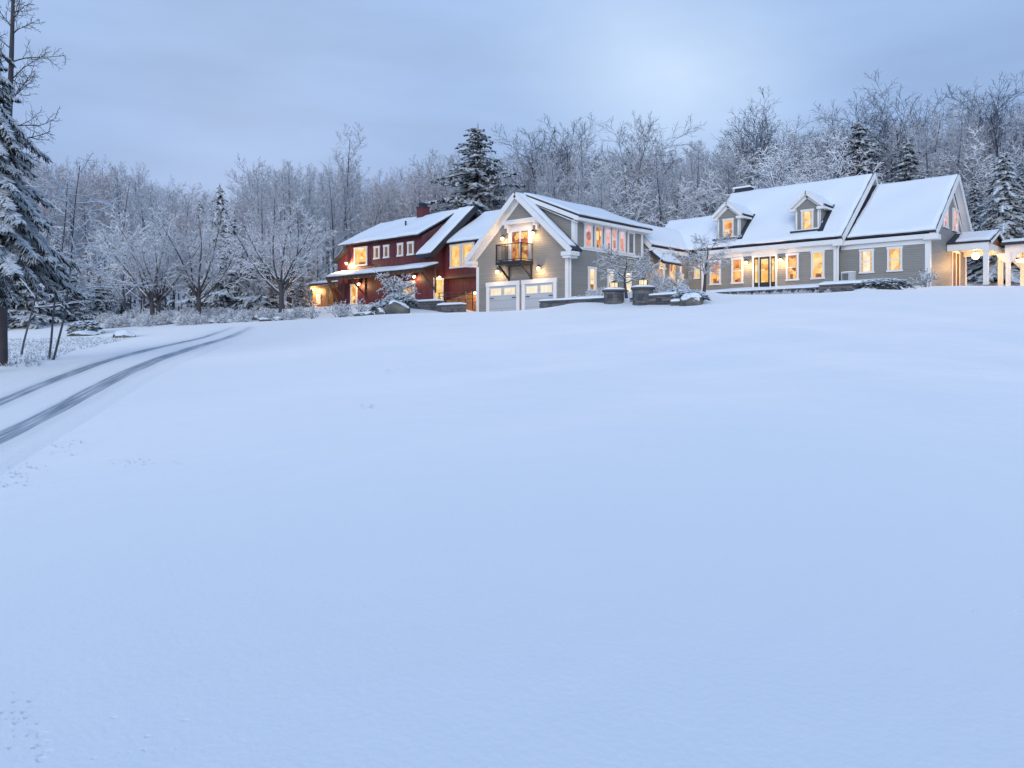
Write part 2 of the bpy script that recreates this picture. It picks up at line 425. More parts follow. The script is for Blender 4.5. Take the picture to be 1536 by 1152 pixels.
def mat_drive():
    m, nt, b = newmat('driveway_snow_and_slush')
    uv = N(nt, 'ShaderNodeUVMap'); uv.uv_map = 'UVMap'
    s = N(nt, 'ShaderNodeSeparateXYZ'); nt.links.new(uv.outputs[0], s.inputs[0])
    v, u = s.outputs[0], s.outputs[1]
    def nz(sv, su, det=3, off=0.0):
        c = N(nt, 'ShaderNodeCombineXYZ')
        nt.links.new(math_(nt, 'MULTIPLY', v, sv), c.inputs[0]); nt.links.new(math_(nt, 'MULTIPLY', u, su), c.inputs[1])
        c.inputs[2].default_value = off
        n = N(nt, 'ShaderNodeTexNoise'); n.inputs['Scale'].default_value = 1; n.inputs['Detail'].default_value = det
        nt.links.new(c.outputs[0], n.inputs['Vector']); return n.outputs[0]
    wobn = math_(nt, 'MULTIPLY', math_(nt, 'SUBTRACT', nz(0.6, .35), .5), .03)
    vw = math_(nt, 'ADD', v, wobn)
    def band(c, w, soft):
        d = math_(nt, 'ABSOLUTE', math_(nt, 'SUBTRACT', vw, c))
        r = N(nt, 'ShaderNodeMapRange', interpolation_type='SMOOTHSTEP'); nt.links.new(d, r.inputs[0])
        r.inputs[1].default_value = w+soft; r.inputs[2].default_value = w-soft*.2; return r.outputs[0]
    streak = ramp(nt, nz(26, .25, 4), [(.32, .45), (.52, 1.0)])
    streak2 = ramp(nt, nz(60, .6, 3, 4.0), [(.38, .6), (.55, 1.0)])
    core = math_(nt, 'MAXIMUM', band(-.02, .15, .06), band(1, .10, .05))
    side = math_(nt, 'MULTIPLY', math_(nt, 'MAXIMUM', band(-.10, .20, .2), band(.97, .18, .16)), .22)
    k = math_(nt, 'MULTIPLY', math_(nt, 'MULTIPLY', math_(nt, 'MAXIMUM', core, side), streak), streak2)
    k = math_(nt, 'MULTIPLY', k, ramp(nt, nz(2, .5, 4, 9.0), [(.3, .65), (.6, 1.0)]))
    fade = N(nt, 'ShaderNodeMapRange'); nt.links.new(u, fade.inputs[0]); fade.inputs[1].default_value = TRACK_END; fade.inputs[2].default_value = TRACK_END-9
    k = math_(nt, 'MULTIPLY', k, fade.outputs[0])
    slush = mixc(nt, nz(40, .8, 4, 2.0), (.10, .12, .155), (.36, .41, .48))
    c = mixc(nt, k, (.87, .885, .91), slush)
    nt.links.new(c, b.inputs['Base Color'])
    b.inputs['Roughness'].default_value = .7; b.inputs['Specular IOR Level'].default_value = .2
    nt.links.new(math_(nt, 'MULTIPLY', math_(nt, 'SUBTRACT', 1.0, math_(nt, 'MINIMUM', math_(nt, 'MULTIPLY', k, 1.6), 1.0)), .8), b.inputs['Sheen Weight']); b.inputs['Sheen Roughness'].default_value = .35
    bump(nt, b, math_(nt, 'ADD', math_(nt, 'MULTIPLY', nz(45, 1.2, 4), .6), noise(nt, 9, 4)), .45, .04)
    return m
drive = grid_mesh('driveway', RX, RY, RZ, mat_drive()); drive['kind'] = 'structure'
uvl = drive.data.uv_layers.new(name='UVMap')
ss = np.r_[0, np.cumsum(np.hypot(*np.diff(A1, axis=0).T))]
UV = np.stack([np.broadcast_to(vv, RX.shape), np.broadcast_to(ss[:, None], RX.shape)], -1).reshape(-1, 2)
li = np.empty(len(drive.data.loops), np.int32); drive.data.loops.foreach_get('vertex_index', li)
uvl.data.foreach_set('uv', UV[li].astype(np.float32).reshape(-1))

# ------------------------------------------------------------------ snow slab on a roof or wall
def snow_quad(a, b, c, d, th=.12, nu=24, nv=12, jit=.06, lift=.006):
    """a-b lower edge, d-c upper edge; returns MB of a soft snow blanket"""
    a, b, c, d = map(Vector, (a, b, c, d))
    nrm = (b-a).cross(d-a).normalized()
    if nrm.z < 0: nrm = -nrm
    lu = max((b-a).length, .01); lv = max((d-a).length, .01)
    nu = int(max(3, min(60, lu/.22))); nv = int(max(3, min(30, lv/.22)))
    mb = MB(); top = []; bot = []
    ph = random.random()*50
    for j in range(nv+1):
        for i in range(nu+1):
            u = i/nu; v = j/nv
            # jitter the outline inward
            e = .0
            ju = jit*(.5+.5*math.sin(ph+v*lv*2.1)+.3*math.sin(ph*2+v*lv*6.3))/lu
            jv = jit*(.5+.5*math.sin(ph+u*lu*1.7)+.3*math.sin(ph*3+u*lu*5.1))/lv
            uu = u*(1-2*ju)+ju; v2 = v*(1-2*jv)+jv
            p = (a*(1-uu)+b*uu)*(1-v2)+(d*(1-uu)+c*uu)*v2
            du = min(u, 1-u)*lu; dv = min(v, 1-v)*lv
            q = min(1, min(du, dv)/.2); q = math.sqrt(max(0, 1-(1-q)**2))
            t = th*(.55+.45*q)*(1+.26*math.sin(p.x*1.3+ph)*math.sin(p.y*1.1+p.z))
            top.append(p+nrm*(lift+t)); bot.append(p+nrm*lift)
    vs = top+bot; n = len(top); W = nu+1
    fs = [(j*W+i, j*W+i+1, (j+1)*W+i+1, (j+1)*W+i) for j in range(nv) for i in range(nu)]
    fs += [(n+j*W+i, n+(j+1)*W+i, n+(j+1)*W+i+1, n+j*W+i+1) for j in range(nv) for i in range(nu)]
    ring = [i for i in range(W)]+[j*W+nu for j in range(1, nv+1)]+[nv*W+i for i in range(nu-1, -1, -1)]+[j*W for j in range(nv-1, 0, -1)]
    m = len(ring)
    fs += [(ring[k], ring[k]+n, ring[(k+1) % m]+n, ring[(k+1) % m]) for k in range(m)]
    mb.add(vs, fs); return mb
def slab(parent, a, b, c, d, th=.16, mat=None, name='roof', snow_in=None, sth=.12, jit=.06):
    """roof slab whose upper face is abcd, snow child on top; snow_in = (left,right,low,high) insets in metres"""
    a, b, c, d = map(Vector, (a, b, c, d))
    nrm = (b-a).cross(d-a).normalized()
    if nrm.z < 0: nrm = -nrm
    lo = [p-nrm*th for p in (a, b, c, d)]
    mb = MB(); mb.add([a, b, c, d]+lo, [(0,1,2,3),(7,6,5,4),(0,4,5,1),(1,5,6,2),(2,6,7,3),(3,7,4,0)])
    o = mb.build(name, mat or shingle, parent)
    if snow_in is not False:
        l, r, w, h = snow_in or (.04, .04, .05, .03)
        U = (b-a).length; V = (d-a).length
        def P(u, v): return (a*(1-u)+b*u)*(1-v)+(d*(1-u)+c*u)*v
        s = snow_quad(P(l/U, w/V), P(1-r/U, w/V), P(1-r/U, 1-h/V), P(l/U, 1-h/V), sth, jit=jit)
        s.build('snow_cover', snow, o, smooth=False)
    return o

# ------------------------------------------------------------------ windows and lamps
def win(parent, face, c, a0, a1, z0, z1, glow=None, rail=True, cols=1, rows=1, trim=.11, frame=None, name='window', pane_name='pane'):
    """face 'f' looks to -Y, 'r' looks to +X. outer size a0..a1 x z0..z1"""
    if a0 > a1: a0, a1 = a1, a0
    fr = MB()
    def bx(mb, u0, u1, w0, w1, d0, d1):
        if face == 'f': mb.box(u0, u1, c-d1, c-d0, w0, w1)
        else: mb.box(c+d0, c+d1, u0, u1, w0, w1)
    bx(fr, a0, a0+trim, z0, z1, 0.004, .07); bx(fr, a1-trim, a1, z0, z1, 0.004, .07)
    bx(fr, a0-.03, a1+.03, z1-trim, z1+.03, 0.004, .085); bx(fr, a0-.04, a1+.04, z0-.02, z0+trim*.8, .004, .10)
    i0, i1, j0, j1 = a0+trim, a1-trim, z0+trim*.8, z1-trim
    if rail: bx(fr, i0, i1, (j0+j1)/2-.025, (j0+j1)/2+.025, .004, .05)
    for k in range(1, cols):
        x = i0+(i1-i0)*k/cols; bx(fr, x-.02, x+.02, j0, j1, .004, .045)
    for k in range(1, rows):
        z = j0+(j1-j0)*k/rows; bx(fr, i0, i1, z-.018, z+.018, .004, .043)
    o = fr.build(name, frame or gray_trim, parent)
    pn = MB(); bx(pn, i0-.005, i1+.005, j0-.005, j1+.005, .003, .022)
    pn.build(pane_name, glow or glow_y, o)
    q_ = random.random(); W_ = i1-i0; H_ = j1-j0
    if glow is not glass_dark and glow is not glow_p and W_ > .4:
        if q_ < .45:
            for u0_, u1_ in ((i0, i0+W_*random.uniform(.12, .2)), (i1-W_*random.uniform(.12, .2), i1)):
                cu = MB(); bx(cu, u0_, u1_, j0, j1, .0225, .028); cu.build('curtain', curtain, o)
        if q_ > .3:
            cu = MB(); bx(cu, i0+W_*random.uniform(.1, .4), i0+W_*random.uniform(.55, .9), j0, j0+H_*random.uniform(.12, .26), .0225, .0255); cu.build('sill_clutter', clutter, o)
    return o
def winpx(parent, face, c, p0, p1, z0, z1, **k):
    f = onY if face == 'f' else onX
    return win(parent, face, c, f(p0, c)[0], f(p1, c)[0], z0, z1, **k)
def each(name, mat, parent, items):
    for it in items:
        m_ = MB()
        for bx_ in (it if isinstance(it, list) else [it]): m_.box(*bx_)
        m_.build(name, mat, parent)
def point(loc, power, rad=.06, col=(1, .60, .26)):
    l = bpy.data.lights.new('lamp_light', 'POINT'); l.energy = power; l.color = col; l.shadow_soft_size = rad
    o = bpy.data.objects.new('lamp_light', l); COL.objects.link(o); o.location = loc
    return o
def sconce(parent, face, c, a, z, power=14, s=.16):
    power *= 1.9
    """barn-style wall lamp: back plate and hood, glass bulb below"""
    mb = MB()
    if face == 'f': d = (0, -1)
    else: d = (1, 0)
    bx, by = (a, c) if face == 'f' else (c, a)
    mb.tube((bx+d[0]*.01, by+d[1]*.01, z+.12), (bx+d[0]*.2, by+d[1]*.2, z+.18), .025, .025, 6)
    mb.lathe((bx+d[0]*.22, by+d[1]*.22, z), [(.03, .2), (.05, .15), (s*.95, .07), (s, .05)], 12)
    o = mb.build('wall_lamp', darkiron, parent)
    g = MB(); g.lathe((bx+d[0]*.22, by+d[1]*.22, z), [(.03, .055), (.10, .02), (.10, -.09), (.04, -.14)], 12)
    g.build('lamp_glass', bulb, o, smooth=True)
    L = point((bx+d[0]*.42, by+d[1]*.42, z-.18), power*1.35)
    L.location = Vector(L.location)-Vector(origin_of(parent)); L.parent = parent
    return o
def wpoint(parent, loc, power, rad=.1, col=(1, .60, .26)):
    L = point(Vector(loc)-Vector(origin_of(parent)), power, rad, col); L.parent = parent

# ================================================================== GARAGE HOUSE
GX0, GX1, GY0, GY1 = -36.7, -29.13, 37.05, 45.0
GR, GZR, GS = -32.9, 9.54, .88
g = thing('garage_house', 'grey clapboard gabled house with two white garage doors and an iron balcony', 'house', (-32.9, 41, 1.9))
def zr(x): return GZR-.18-GS*abs(x-GR)
m = MB(); m.prism([(GX0, .8), (GX1, .8), (GX1, zr(GX1)-.02), (GR, GZR-.2), (GX0, zr(GX0)-.02)], 'Y', GY0, GY1+.3)
m.build('wall', siding, g)
m = MB(); m.prism([(GR, 6.0), (GX1-.004, 6.0), (GX1-.004, 7.62), (GR, 9.25)], 'Y', 37.7, GY1+.15)
m.build('dormer_wall', siding, g)
# roofs
slab(g, (-37.25, GY0-.5, 5.72), (-37.25, GY1+.5, 5.72), (GR, GY1+.5, GZR), (GR, GY0-.5, GZR), snow_in=(.08,.05,.1,.02))
slab(g, (-28.55, GY0-.5, 5.71), (-28.55, 37.72, 5.71), (GR, 37.72, GZR), (GR, GY0-.5, GZR), snow_in=(.12,.32,.25,.02))
slab(g, (-28.6, 37.45, 7.80), (-28.6, 45.5, 7.80), (GR, 45.5, GZR+.03), (GR, 37.25, GZR+.03), name='dormer_roof', th=.11, snow_in=(.06,.05,.04,.02), sth=.13, jit=.03)
# rakes, soffits, fascias
t = MB()
for sx, ex in ((-1, -37.25), (1, -28.55)):
    zE = 5.71-.14; d = Vector((GR-ex, 0, GZR-.14-zE)); 
    p0 = Vector((ex, GY0-.515, zE)); p1 = Vector((GR+(0.0), GY0-.515, GZR-.14))
    t.beam(p0, p1, .05, .34)
    t.beam(p0+Vector((0,.27,-.10)), p1+Vector((0,.27,-.10)), .5, .04)
    t.beam(p0+Vector((0,.47,-.22)), p1+Vector((0,.47,-.22)), .06, .30)
t.build('rake_board', gray_trim, g)
each('eave_return', gray_trim, g, [[(-37.30, -36.6, GY0-.53, GY0+.3, 5.34, 5.58), (-37.2, -36.65, GY0-.45, GY0+.3, 5.20, 5.338)], [(-29.25, -28.5, GY0-.53, GY0+.3, 5.34, 5.58), (-29.2, -28.65, GY0-.45, GY0+.3, 5.20, 5.338)]])
each('corner_board', gray_trim, g, [[(GX0-.03, GX0+.2, GY0-.03, GY0-.002, 1.7, 5.2), (GX0-.03, GX0-.002, GY0-.0019, GY0+.2, 1.7, 5.2)], [(GX1-.2, GX1+.03, GY0-.03, GY0-.002, 1.7, 5.2), (GX1+.002, GX1+.03, GY0-.0019, GY0+.22, 1.7, 5.2)]])
# dormer trim
t = MB()
t.box(GX1-.02, GX1+.035, 37.66, 37.92, 5.86, 7.62); t.box(GX1-.23, GX1-.022, 37.66, 37.697, 6.1, 7.6)
t.box(GX1+.002, GX1+.03, 44.85, 45.1, 5.86, 7.55); t.box(GX1+.002, GX1+.045, 37.93, 44.84, 5.86, 6.0)
t.box(GX1+.002, GX1+.04, 38.5, 44.84, 7.45, 7.62)
t.box(-28.70, -28.62, 37.44, 45.5, 7.48, 7.66); t.box(GX1+.045, -28.71, 37.44, 45.5, 7.50, 7.54)
t.beam((-28.66, 37.42, 7.58), (GR, 37.22, 9.36), .05, .24)
t.beam((-28.9, 37.60, 7.40), (GR, 37.60, 9.14), .3, .05)
t.build('dormer_trim', gray_trim, g)
for a, b in ((877,886.8),(892.4,901.5),(906.9,915),(916.6,923.8),(928.5,936.2),(941.9,950)):
    winpx(g, 'r', GX1, a-1.1, b+1.1, 6.0, 7.48, glow=glow_p if a not in (892.4, 941.9) else (glow_o if a < 900 else glass_dark), rail=False, trim=.13)
for k in range(3):
    winpx(g, 'r', GX1, (881.7, 910.8, 937)[k], (893.8, 920.6, 946.5)[k], 3.42, 4.86, glow=glow_w)
# garage doors
for a, b in ((730.4, 779.8), (783.5, 835.7)):
    x0, x1 = onY(a, GY0)[0], onY(b, GY0)[0]
    d = MB(); d.box(x0+.24, x1-.24, GY0-.03, GY0-.003, 1.6, 3.86)
    d = d.build('garage_door', doorwhite, g)
    f = MB(); f.box(x0, x0+.24, GY0-.08, GY0-.003, 1.6, 3.86); f.box(x1-.24, x1, GY0-.08, GY0-.003, 1.6, 3.86); f.box(x0-.02, x1+.02, GY0-.1, GY0-.003, 3.861, 4.12)
    f.build('door_frame', gray_trim, d)
    w = (x1-x0-.48)/2
    for k in range(2):
        u0 = x0+.24+w*k+.14; u1 = u0+w-.28
        p = MB(); p.box(u0, u1, GY0-.045, GY0-.031, 3.30, 3.68); p.build('pane', glow_w, d)
        q = MB(); 
        for e in (.33, .66): q.box(u0+(u1-u0)*e-.015, u0+(u1-u0)*e+.015, GY0-.055, GY0-.046, 3.30, 3.68)
        q.box(u0-.05, u1+.05, GY0-.052, GY0-.031, 3.25, 3.30); q.box(u0-.05, u1+.05, GY0-.052, GY0-.031, 3.68, 3.73)
        q.build('muntin', gray_trim, d)
    each('door_strap', darkiron, d, [(u, u+.32, GY0-.05, GY0-.031, zz, zz+.05) for u in (x0+.3, x1-.62) for zz in (3.06, 2.05)])
    each('handle', darkiron, d, [((x0+x1)/2-.05, (x0+x1)/2+.02, GY0-.07, GY0-.031, 2.05, 2.28)])
# french door, header and beam
wx0, wx1 = onY(767.3, GY0)[0], onY(794.3, GY0)[0]
d = MB(); d.box(wx0-.34, wx1+.30, GY0-.05, GY0-.003, 7.18, 7.72); d.box(wx0-.2, wx0, GY0-.06, GY0-.003, 5.28, 7.18); d.box(wx1, wx1+.2, GY0-.06, GY0-.003, 5.28, 7.18)
d.box(wx0+(wx1-wx0)*.5-.06, wx0+(wx1-wx0)*.5+.06, GY0-.05, GY0-.003, 5.3, 7.18)
for a in (wx0+.0, wx1-.07): d.box(a, a+.07, GY0-.055, GY0-.003, 5.3, 7.1799)
fd = d.build('balcony_door', gray_trim, g)
p = MB(); p.box(wx0+.07, wx1-.07, GY0-.03, GY0-.002, 5.3, 7.1); p.build('pane', glow_o, fd)
t = MB(); bx0, bx1 = onY(756.6, GY0-.3)[0], onY(806.5, GY0-.3)[0]
t.box(bx0, bx1, GY0-.45, GY0-.3, 7.62, 7.80); t.box(bx0-.05, bx1+.05, GY0-.5, GY0-.2, 7.801, 7.86)
for a in (bx0+.1, bx1-.3): t.box(a, a+.18, GY0-.42, GY0-.002, 7.40, 7.62); t.box(a+.02, a+.16, GY0-.2, GY0-.003, 7.15, 7.4)
t.build('gable_beam', gray_trim, g)
# balcony
X0, X1, Y0 = -33.95, -31.83, 35.93
b = MB(); b.box(X0, X1, Y0, GY0-.003, 5.02, 5.24); b = b.build('balcony', darkiron, g)
r = MB()
for z in (5.30, 6.27): 
    r.box(X0, X1, Y0, Y0+.045, z, z+.045); r.box(X0, X0+.045, Y0+.046, GY0-.003, z, z+.045); r.box(X1-.045, X1, Y0+.046, GY0-.003, z, z+.045)
x = X0+.1
while x < X1-.05: r.box(x, x+.02, Y0+.012, Y0+.032, 5.345, 6.27); x += .118
y = Y0+.12
while y < GY0: r.box(X0+.012, X0+.032, y, y+.02, 5.345, 6.27); r.box(X1-.032, X1-.012, y, y+.02, 5.345, 6.27); y += .118
for a in (X0, X1-.06): r.box(a, a+.06, Y0-.002, Y0+.058, 5.24, 6.33)
r.build('railing', darkiron, b)
for a in (X0+.12, X1-.12):
    r = MB(); r.beam((a, Y0+.15, 5.02), (a, GY0-.05, 4.25), .09, .11); r.box(a-.05, a+.05, GY0-.07, GY0-.004, 3.98, 5.0); r.build('brace', darkiron, b)
sconce(g, 'f', GY0, onY(757.0, GY0)[0], 6.86, 13); sconce(g, 'f', GY0, onY(802.5, GY0)[0], 6.95, 16)
sconce(g, 'f', GY0, onY(749.5, GY0)[0], 4.80, 14); sconce(g, 'f', GY0, onY(810.8, GY0)[0], 4.78, 16)
wpoint(g, (-32.4, 36.3, 7.3), 5, .1)
# downspouts
for x in (GX1+.09, GX0-.1):
    t = MB(); t.tube((x, GY0+.12, 1.9), (x, GY0+.12, 5.2), .055, .055, 8); t.tube((x, GY0+.12, 5.2), (x+(.35 if x > -33 else -.3), GY0+.05, 5.55), .055, .055, 8)
    t.build('downspout', gray_trim, g)
t = MB(); t.box(-28.53, -28.42, GY0+.2, 45.0, 5.42, 5.54) if False else t.box(-37.36, -37.27, GY0-.3, GY1, 5.5, 5.62); t.build('gutter', gray_trim, g)

# ================================================================== BACK WING AND FARMHOUSE
f = thing('farmhouse', 'long grey clapboard farmhouse with two gabled dormers and a glazed front door', 'house', (-23, 55, 3.9))
KX, KR = -29.1, -30.6
# connector: low gable running back from the garage
m = MB(); m.prism([(-32.2, 2), (KX, 2), (KX, 6.6), (KR, 8.25), (-32.2, 6.6)], 'Y', 45.35, 53)
m.build('connector_wall', siding, f)
slab(f, (-28.78, 45.5, 6.82), (-28.78, 50.5, 6.82), (KR, 52.4, 8.58), (KR, 45.5, 8.58), name='connector_roof', th=.1, snow_in=(.1,.02,.02,.02), jit=.03)
slab(f, (-32.45, 45.5, 6.82), (-32.45, 52.3, 6.82), (KR, 52.3, 8.57), (KR, 45.5, 8.57), name='connector_roof')
t = MB(); t.beam((-28.78, 45.46, 6.66), (KR, 45.46, 8.42), .05, .3); t.box(-28.9, -28.82, 45.5, 50.6, 6.42, 6.68); t.box(KX+.003, -28.91, 45.5, 50.6, 6.46, 6.5); t.build('connector_trim', gray_trim, f)
slab(f, (-27.95, 45.75, 5.62), (-27.95, 48.3, 5.62), (KX, 48.3, 6.55), (KX, 45.75, 6.55), name='entry_roof', th=.12, snow_in=(.14,.05,.06,.02))
each('post', gray_trim, f, [(-28.1, -28.0, 45.9, 46.02, 3.2, 5.5), (-28.1, -28.0, 48.1, 48.22, 3.2, 5.5)])
winpx(f, 'r', KX, 987.5, 997.3, 5.35, 6.05, glow=glow_y, rail=False)
winpx(f, 'r', KX, 1003.5, 1012, 4.5, 5.9, glow=glow_o)
winpx(f, 'r', KX, 1015, 1024.5, 4.15, 5.15, glow=glow_y, rail=False)
wpoint(f, (-28.5, 47.2, 5.0), 22)
wpoint(f, (-28.6, 49.8, 5.9), 12)
# link between connector and main block
m = MB(); m.prism([(51.0, 2), (51.0, 6.45), (53.28, 9.4), (55.6, 6.9), (55.6, 2)], 'X', -31.8, -27.95); m.build('link_wall', siding, f)
slab(f, (-32.3, 50.35, 6.84), (-27.7, 50.35, 6.84), (-27.7, 53.28, 9.6), (-32.0, 53.28, 9.6), name='link_roof', th=.1, snow_in=(.0,.0,.02,.02), jit=.02)
winpx(f, 'f', 51.0, 1041.8, 1050.4, 4.85, 5.75, glow=glow_y, rail=False)
# main block
MX0, MX1, MY = -27.85, -18.45, 50.7
m = MB(); m.prism([(MY, 2.2), (MY, 6.62), (55.2, 11.1), (59.7, 6.9), (59.7, 2.2)], 'X', MX0, MX1); m.build('wall', siding, f)
slab(f, (-28.0, 50.33, 6.85), (-17.95, 50.33, 6.85), (-17.6, 55.2, 11.5), (-27.85, 55.2, 11.5), th=.10, snow_in=(.05,.08,.02,.12), sth=.14, jit=.03)
slab(f, (-28.0, 60.0, 6.85), (-17.95, 60.0, 6.85), (-17.6, 55.2, 11.49), (-27.85, 55.2, 11.49))
c = MB(); c.box(-27.5, -26.3, 55.0, 55.6, 11.45, 11.75); c.build('ridge_vent', shingle, f)
c = snow_quad((-27.6, 54.85, 11.72), (-26.2, 54.85, 11.72), (-26.2, 55.7, 11.72), (-27.6, 55.7, 11.72), .18); c.build('snow_cover', snow, f)
t = MB()
t.box(-28.0, -18.0, 50.34, 50.42, 6.42, 6.70); t.box(-28.0, -18.0, 50.43, MY-.003, 6.40, 6.44); t.box(MX0, MX1, MY-.05, MY-.002, 6.12, 6.40)
t.box(-18.6, -17.98, 50.30, 50.9, 6.30, 6.62)
t.build('eave_trim', gray_trim, f)
t = MB()
t.beam((-17.93, 50.33, 6.70), (-17.58, 55.2, 11.36), .06, .32); t.beam((-17.93, 60.0, 6.70), (-17.58, 55.2, 11.36), .06, .32)
t.beam((-18.15, 50.4, 6.58), (-17.8, 55.2, 11.22), .42, .04); t.beam((-18.15, 59.9, 6.58), (-17.8, 55.2, 11.22), .42, .04)
t.build('rake_board', gray_trim, f)
each('corner_board', gray_trim, f, [(MX0-.02, MX0+.2, MY-.035, MY-.002, 3.6, 6.12), (MX1-.2, MX1+.02, MY-.035, MY-.002, 3.6, 6.12)])
t = MB(); t.tube((MX1+.1, MY-.1, 3.7), (MX1+.1, MY-.1, 6.1), .055, .055, 8); t.tube((MX1+.1, MY-.1, 6.1), (MX1+.3, 50.4, 6.5), .055, .055, 8); t.build('downspout', gray_trim, f)
winpx(f, 'f', MY, 1065, 1081.5, 4.32, 6.02, glow=glow_o); winpx(f, 'f', MY, 1097.5, 1115, 4.32, 6.06, glow=glow_o)
winpx(f, 'f', MY, 1179.5, 1198.4, 4.32, 6.06, glow=glow_o); winpx(f, 'f', MY, 1217, 1237, 4.32, 6.08, glow=glow_y)
# front door with sidelights
x0, x1 = onY(1129, MY)[0], onY(1166, MY)[0]
d = MB(); d.box(x0, x0+.12, MY-.07, MY-.003, 3.85, 6.0); d.box(x1-.12, x1, MY-.07, MY-.003, 3.85, 6.0); d.box(x0-.03, x1+.03, MY-.09, MY-.003, 6.0, 6.13)
a0, a1 = x0+.12, x1-.12; W = a1-a0
for u in (.235, .765): d.box(a0+W*u-.03, a0+W*u+.03, MY-.06, MY-.003, 3.9, 6.0)
fd = d.build('front_door', gray_trim, f)
p = MB()
for u0, u1 in ((0, .21), (.26, .74), (.79, 1)):
    s0, s1 = a0+W*u0+.005, a0+W*u1-.005; e = .10 if u0 == .26 else .05
    p.box(s0, s0+e, MY-.045, MY-.003, 3.92, 5.95); p.box(s1-e, s1, MY-.045, MY-.003, 3.92, 5.95)
    p.box(s0+e, s1-e, MY-.045, MY-.003, 3.92, 4.3); p.box(s0+e, s1-e, MY-.045, MY-.003, 5.86, 5.95)
p.build('door_panel', darkiron, fd)
p = MB(); 
for u0, u1 in ((.01, .2), (.28, .72), (.8, .99)): p.box(a0+W*u0, a0+W*u1, MY-.03, MY-.002, 4.25, 5.9)
p.build('pane', glow_y, fd)
sconce(f, 'f', MY, onY(1121.5, MY)[0], 5.72, 16); sconce(f, 'f', MY, onY(1172.5, MY)[0], 5.72, 16)
# roof dormers
for cx, w in ((-25.93, 1.63), (-20.4, 1.56)):
    x0, x1 = cx-w/2, cx+w/2; DY = 50.92
    dm = MB(); dm.prism([(x0, 7.0), (x1, 7.0), (x1, 9.02), (cx, 9.72), (x0, 9.02)], 'Y', DY, 53.2)
    dm = dm.build('dormer', siding, f)
    for s in (-1, 1):
        ex = cx+s*1.12
        q = slab(dm, (ex, DY-.32, 9.08), (ex, 52.85, 9.08), (cx, 53.75, 10.03), (cx, DY-.32, 10.03), th=.09, name='dormer_roof', snow_in=(.10,.03,.06,.01), sth=.07, jit=.015)
    # one level only: re-parent snow of the dormer roof to stay a sub-part
    t = MB()
    for s in (-1, 1):
        ex = cx+s*1.12
        t.beam((ex, DY-.335, 8.98), (cx, DY-.335, 9.93), .04, .2); t.beam((ex, DY-.18, 8.93), (cx, DY-.18, 9.88), .3, .04)
        t.beam((ex-s*.08, DY-.06, 8.90), (cx, DY-.06, 9.74), .06, .26)
        t.box(min(ex, ex-s*.42), max(ex, ex-s*.42), DY-.33, DY+.02, 8.78, 8.94)
        t.box(min(ex, ex-s*.3), max(ex, ex-s*.3), DY+.021, 52.6, 8.84, 8.96)
        xe = x0 if s < 0 else x1
        t.box(xe-.12 if s > 0 else xe-.02, xe+.02 if s > 0 else xe+.12, DY-.04, DY-.002, 7.2, 8.78)
        t.box(xe+.002 if s > 0 else xe-.03, xe+.03 if s > 0 else xe-.002, DY-.04, DY+.14, 7.2, 8.78)
    t.box(x0, x1, DY-.05, DY-.004, 7.2, 7.36)
    t.build('dormer_trim', gray_trim, dm)
    win(dm, 'f', DY, cx-.40, cx+.40, 7.42, 8.84, glow=glow_o if cx < -22 else glow_y)
    fl = MB(); s = .95
    fl.add([(x1+.005, DY-.22, 7.2), (x1+.34, DY-.3, 7.13), (x1+.34, 52.75, 9.06), (x1+.005, 52.75, 9.07)], [(0,1,2,3)])
    fl.add([(x0-.3, DY-.3, 7.08+.06), (x1+.34, DY-.3, 7.08+.06), (x1+.34, DY-.02, 7.41), (x0-.3, DY-.02, 7.41)], [(0,1,2,3)])
    fl = MB()
    a_, b_ = Vector((x1+.16, DY-.3, 6.85+.95*(DY-.3-50.33)+.20)), Vector((x1+.16, 52.65, 6.85+.95*(52.65-50.33)+.20))
    fl.beam(a_, b_, .34, .08); zz = 6.85+.95*(DY-.15-50.33)+.19
    fl.beam((x0-.25, DY-.16, zz), (x1+.3, DY-.16, zz), .30, .1)
    fl.build('flashing', shingle, dm)

# right wing
WX1, WY = -13.25, 51.2
m = MB(); m.prism([(WY, 2), (WY, 6.58), (55.5, 10.3), (59.8, 6.7), (59.8, 2)], 'X', MX1+.01, WX1); m.build('wing_wall', siding, f)
slab(f, (-18.38, 50.85, 6.78), (-12.8, 50.85, 6.78), (-12.7, 55.5, 10.75), (-17.98, 55.5, 10.75), name='wing_roof', th=.10, snow_in=(.52,.05,.02,.10), sth=.14, jit=.03)
slab(f, (-18.4, 60.15, 6.78), (-12.8, 60.15, 6.78), (-12.7, 55.5, 10.74), (-18.4, 55.5, 10.74), name='wing_roof')
t = MB()
t.box(-18.0, -12.85, 50.87, 50.94, 6.36, 6.62); t.box(-18.0, -12.85, 50.95, WY-.003, 6.36, 6.40); t.box(MX1+.1, WX1, WY-.05, WY-.002, 6.08, 6.35)
t.box(-13.5, -12.72, 50.82, 51.5, 6.28, 6.58)
t.build('wing_eave_trim', gray_trim, f)
t = MB()
for y0 in (50.85, 60.15):
    t.beam((-12.78, y0, 6.62), (-12.68, 55.5, 10.60), .05, .32); t.beam((-13.0, y0, 6.55), (-12.9, 55.5, 10.5), .42, .04)
    t.beam((-13.22, y0+(.2 if y0 < 55 else -.2), 6.5), (-13.22, 55.5, 10.32), .06, .26)
t.build('wing_rake_board', gray_trim, f)
each('wing_corner_board', gray_trim, f, [[(WX1-.25, WX1+.03, WY-.035, WY-.002, 3.5, 6.08), (WX1+.002, WX1+.035, WY-.0019, WY+.22, 3.5, 6.3)], (WX1+.002, WX1+.035, 59.5, 59.83, 3.5, 6.4)])
each('skirt_board', gray_trim, f, [(MX1+.3, WX1-.25, WY-.04, WY-.002, 3.2, 3.62)])
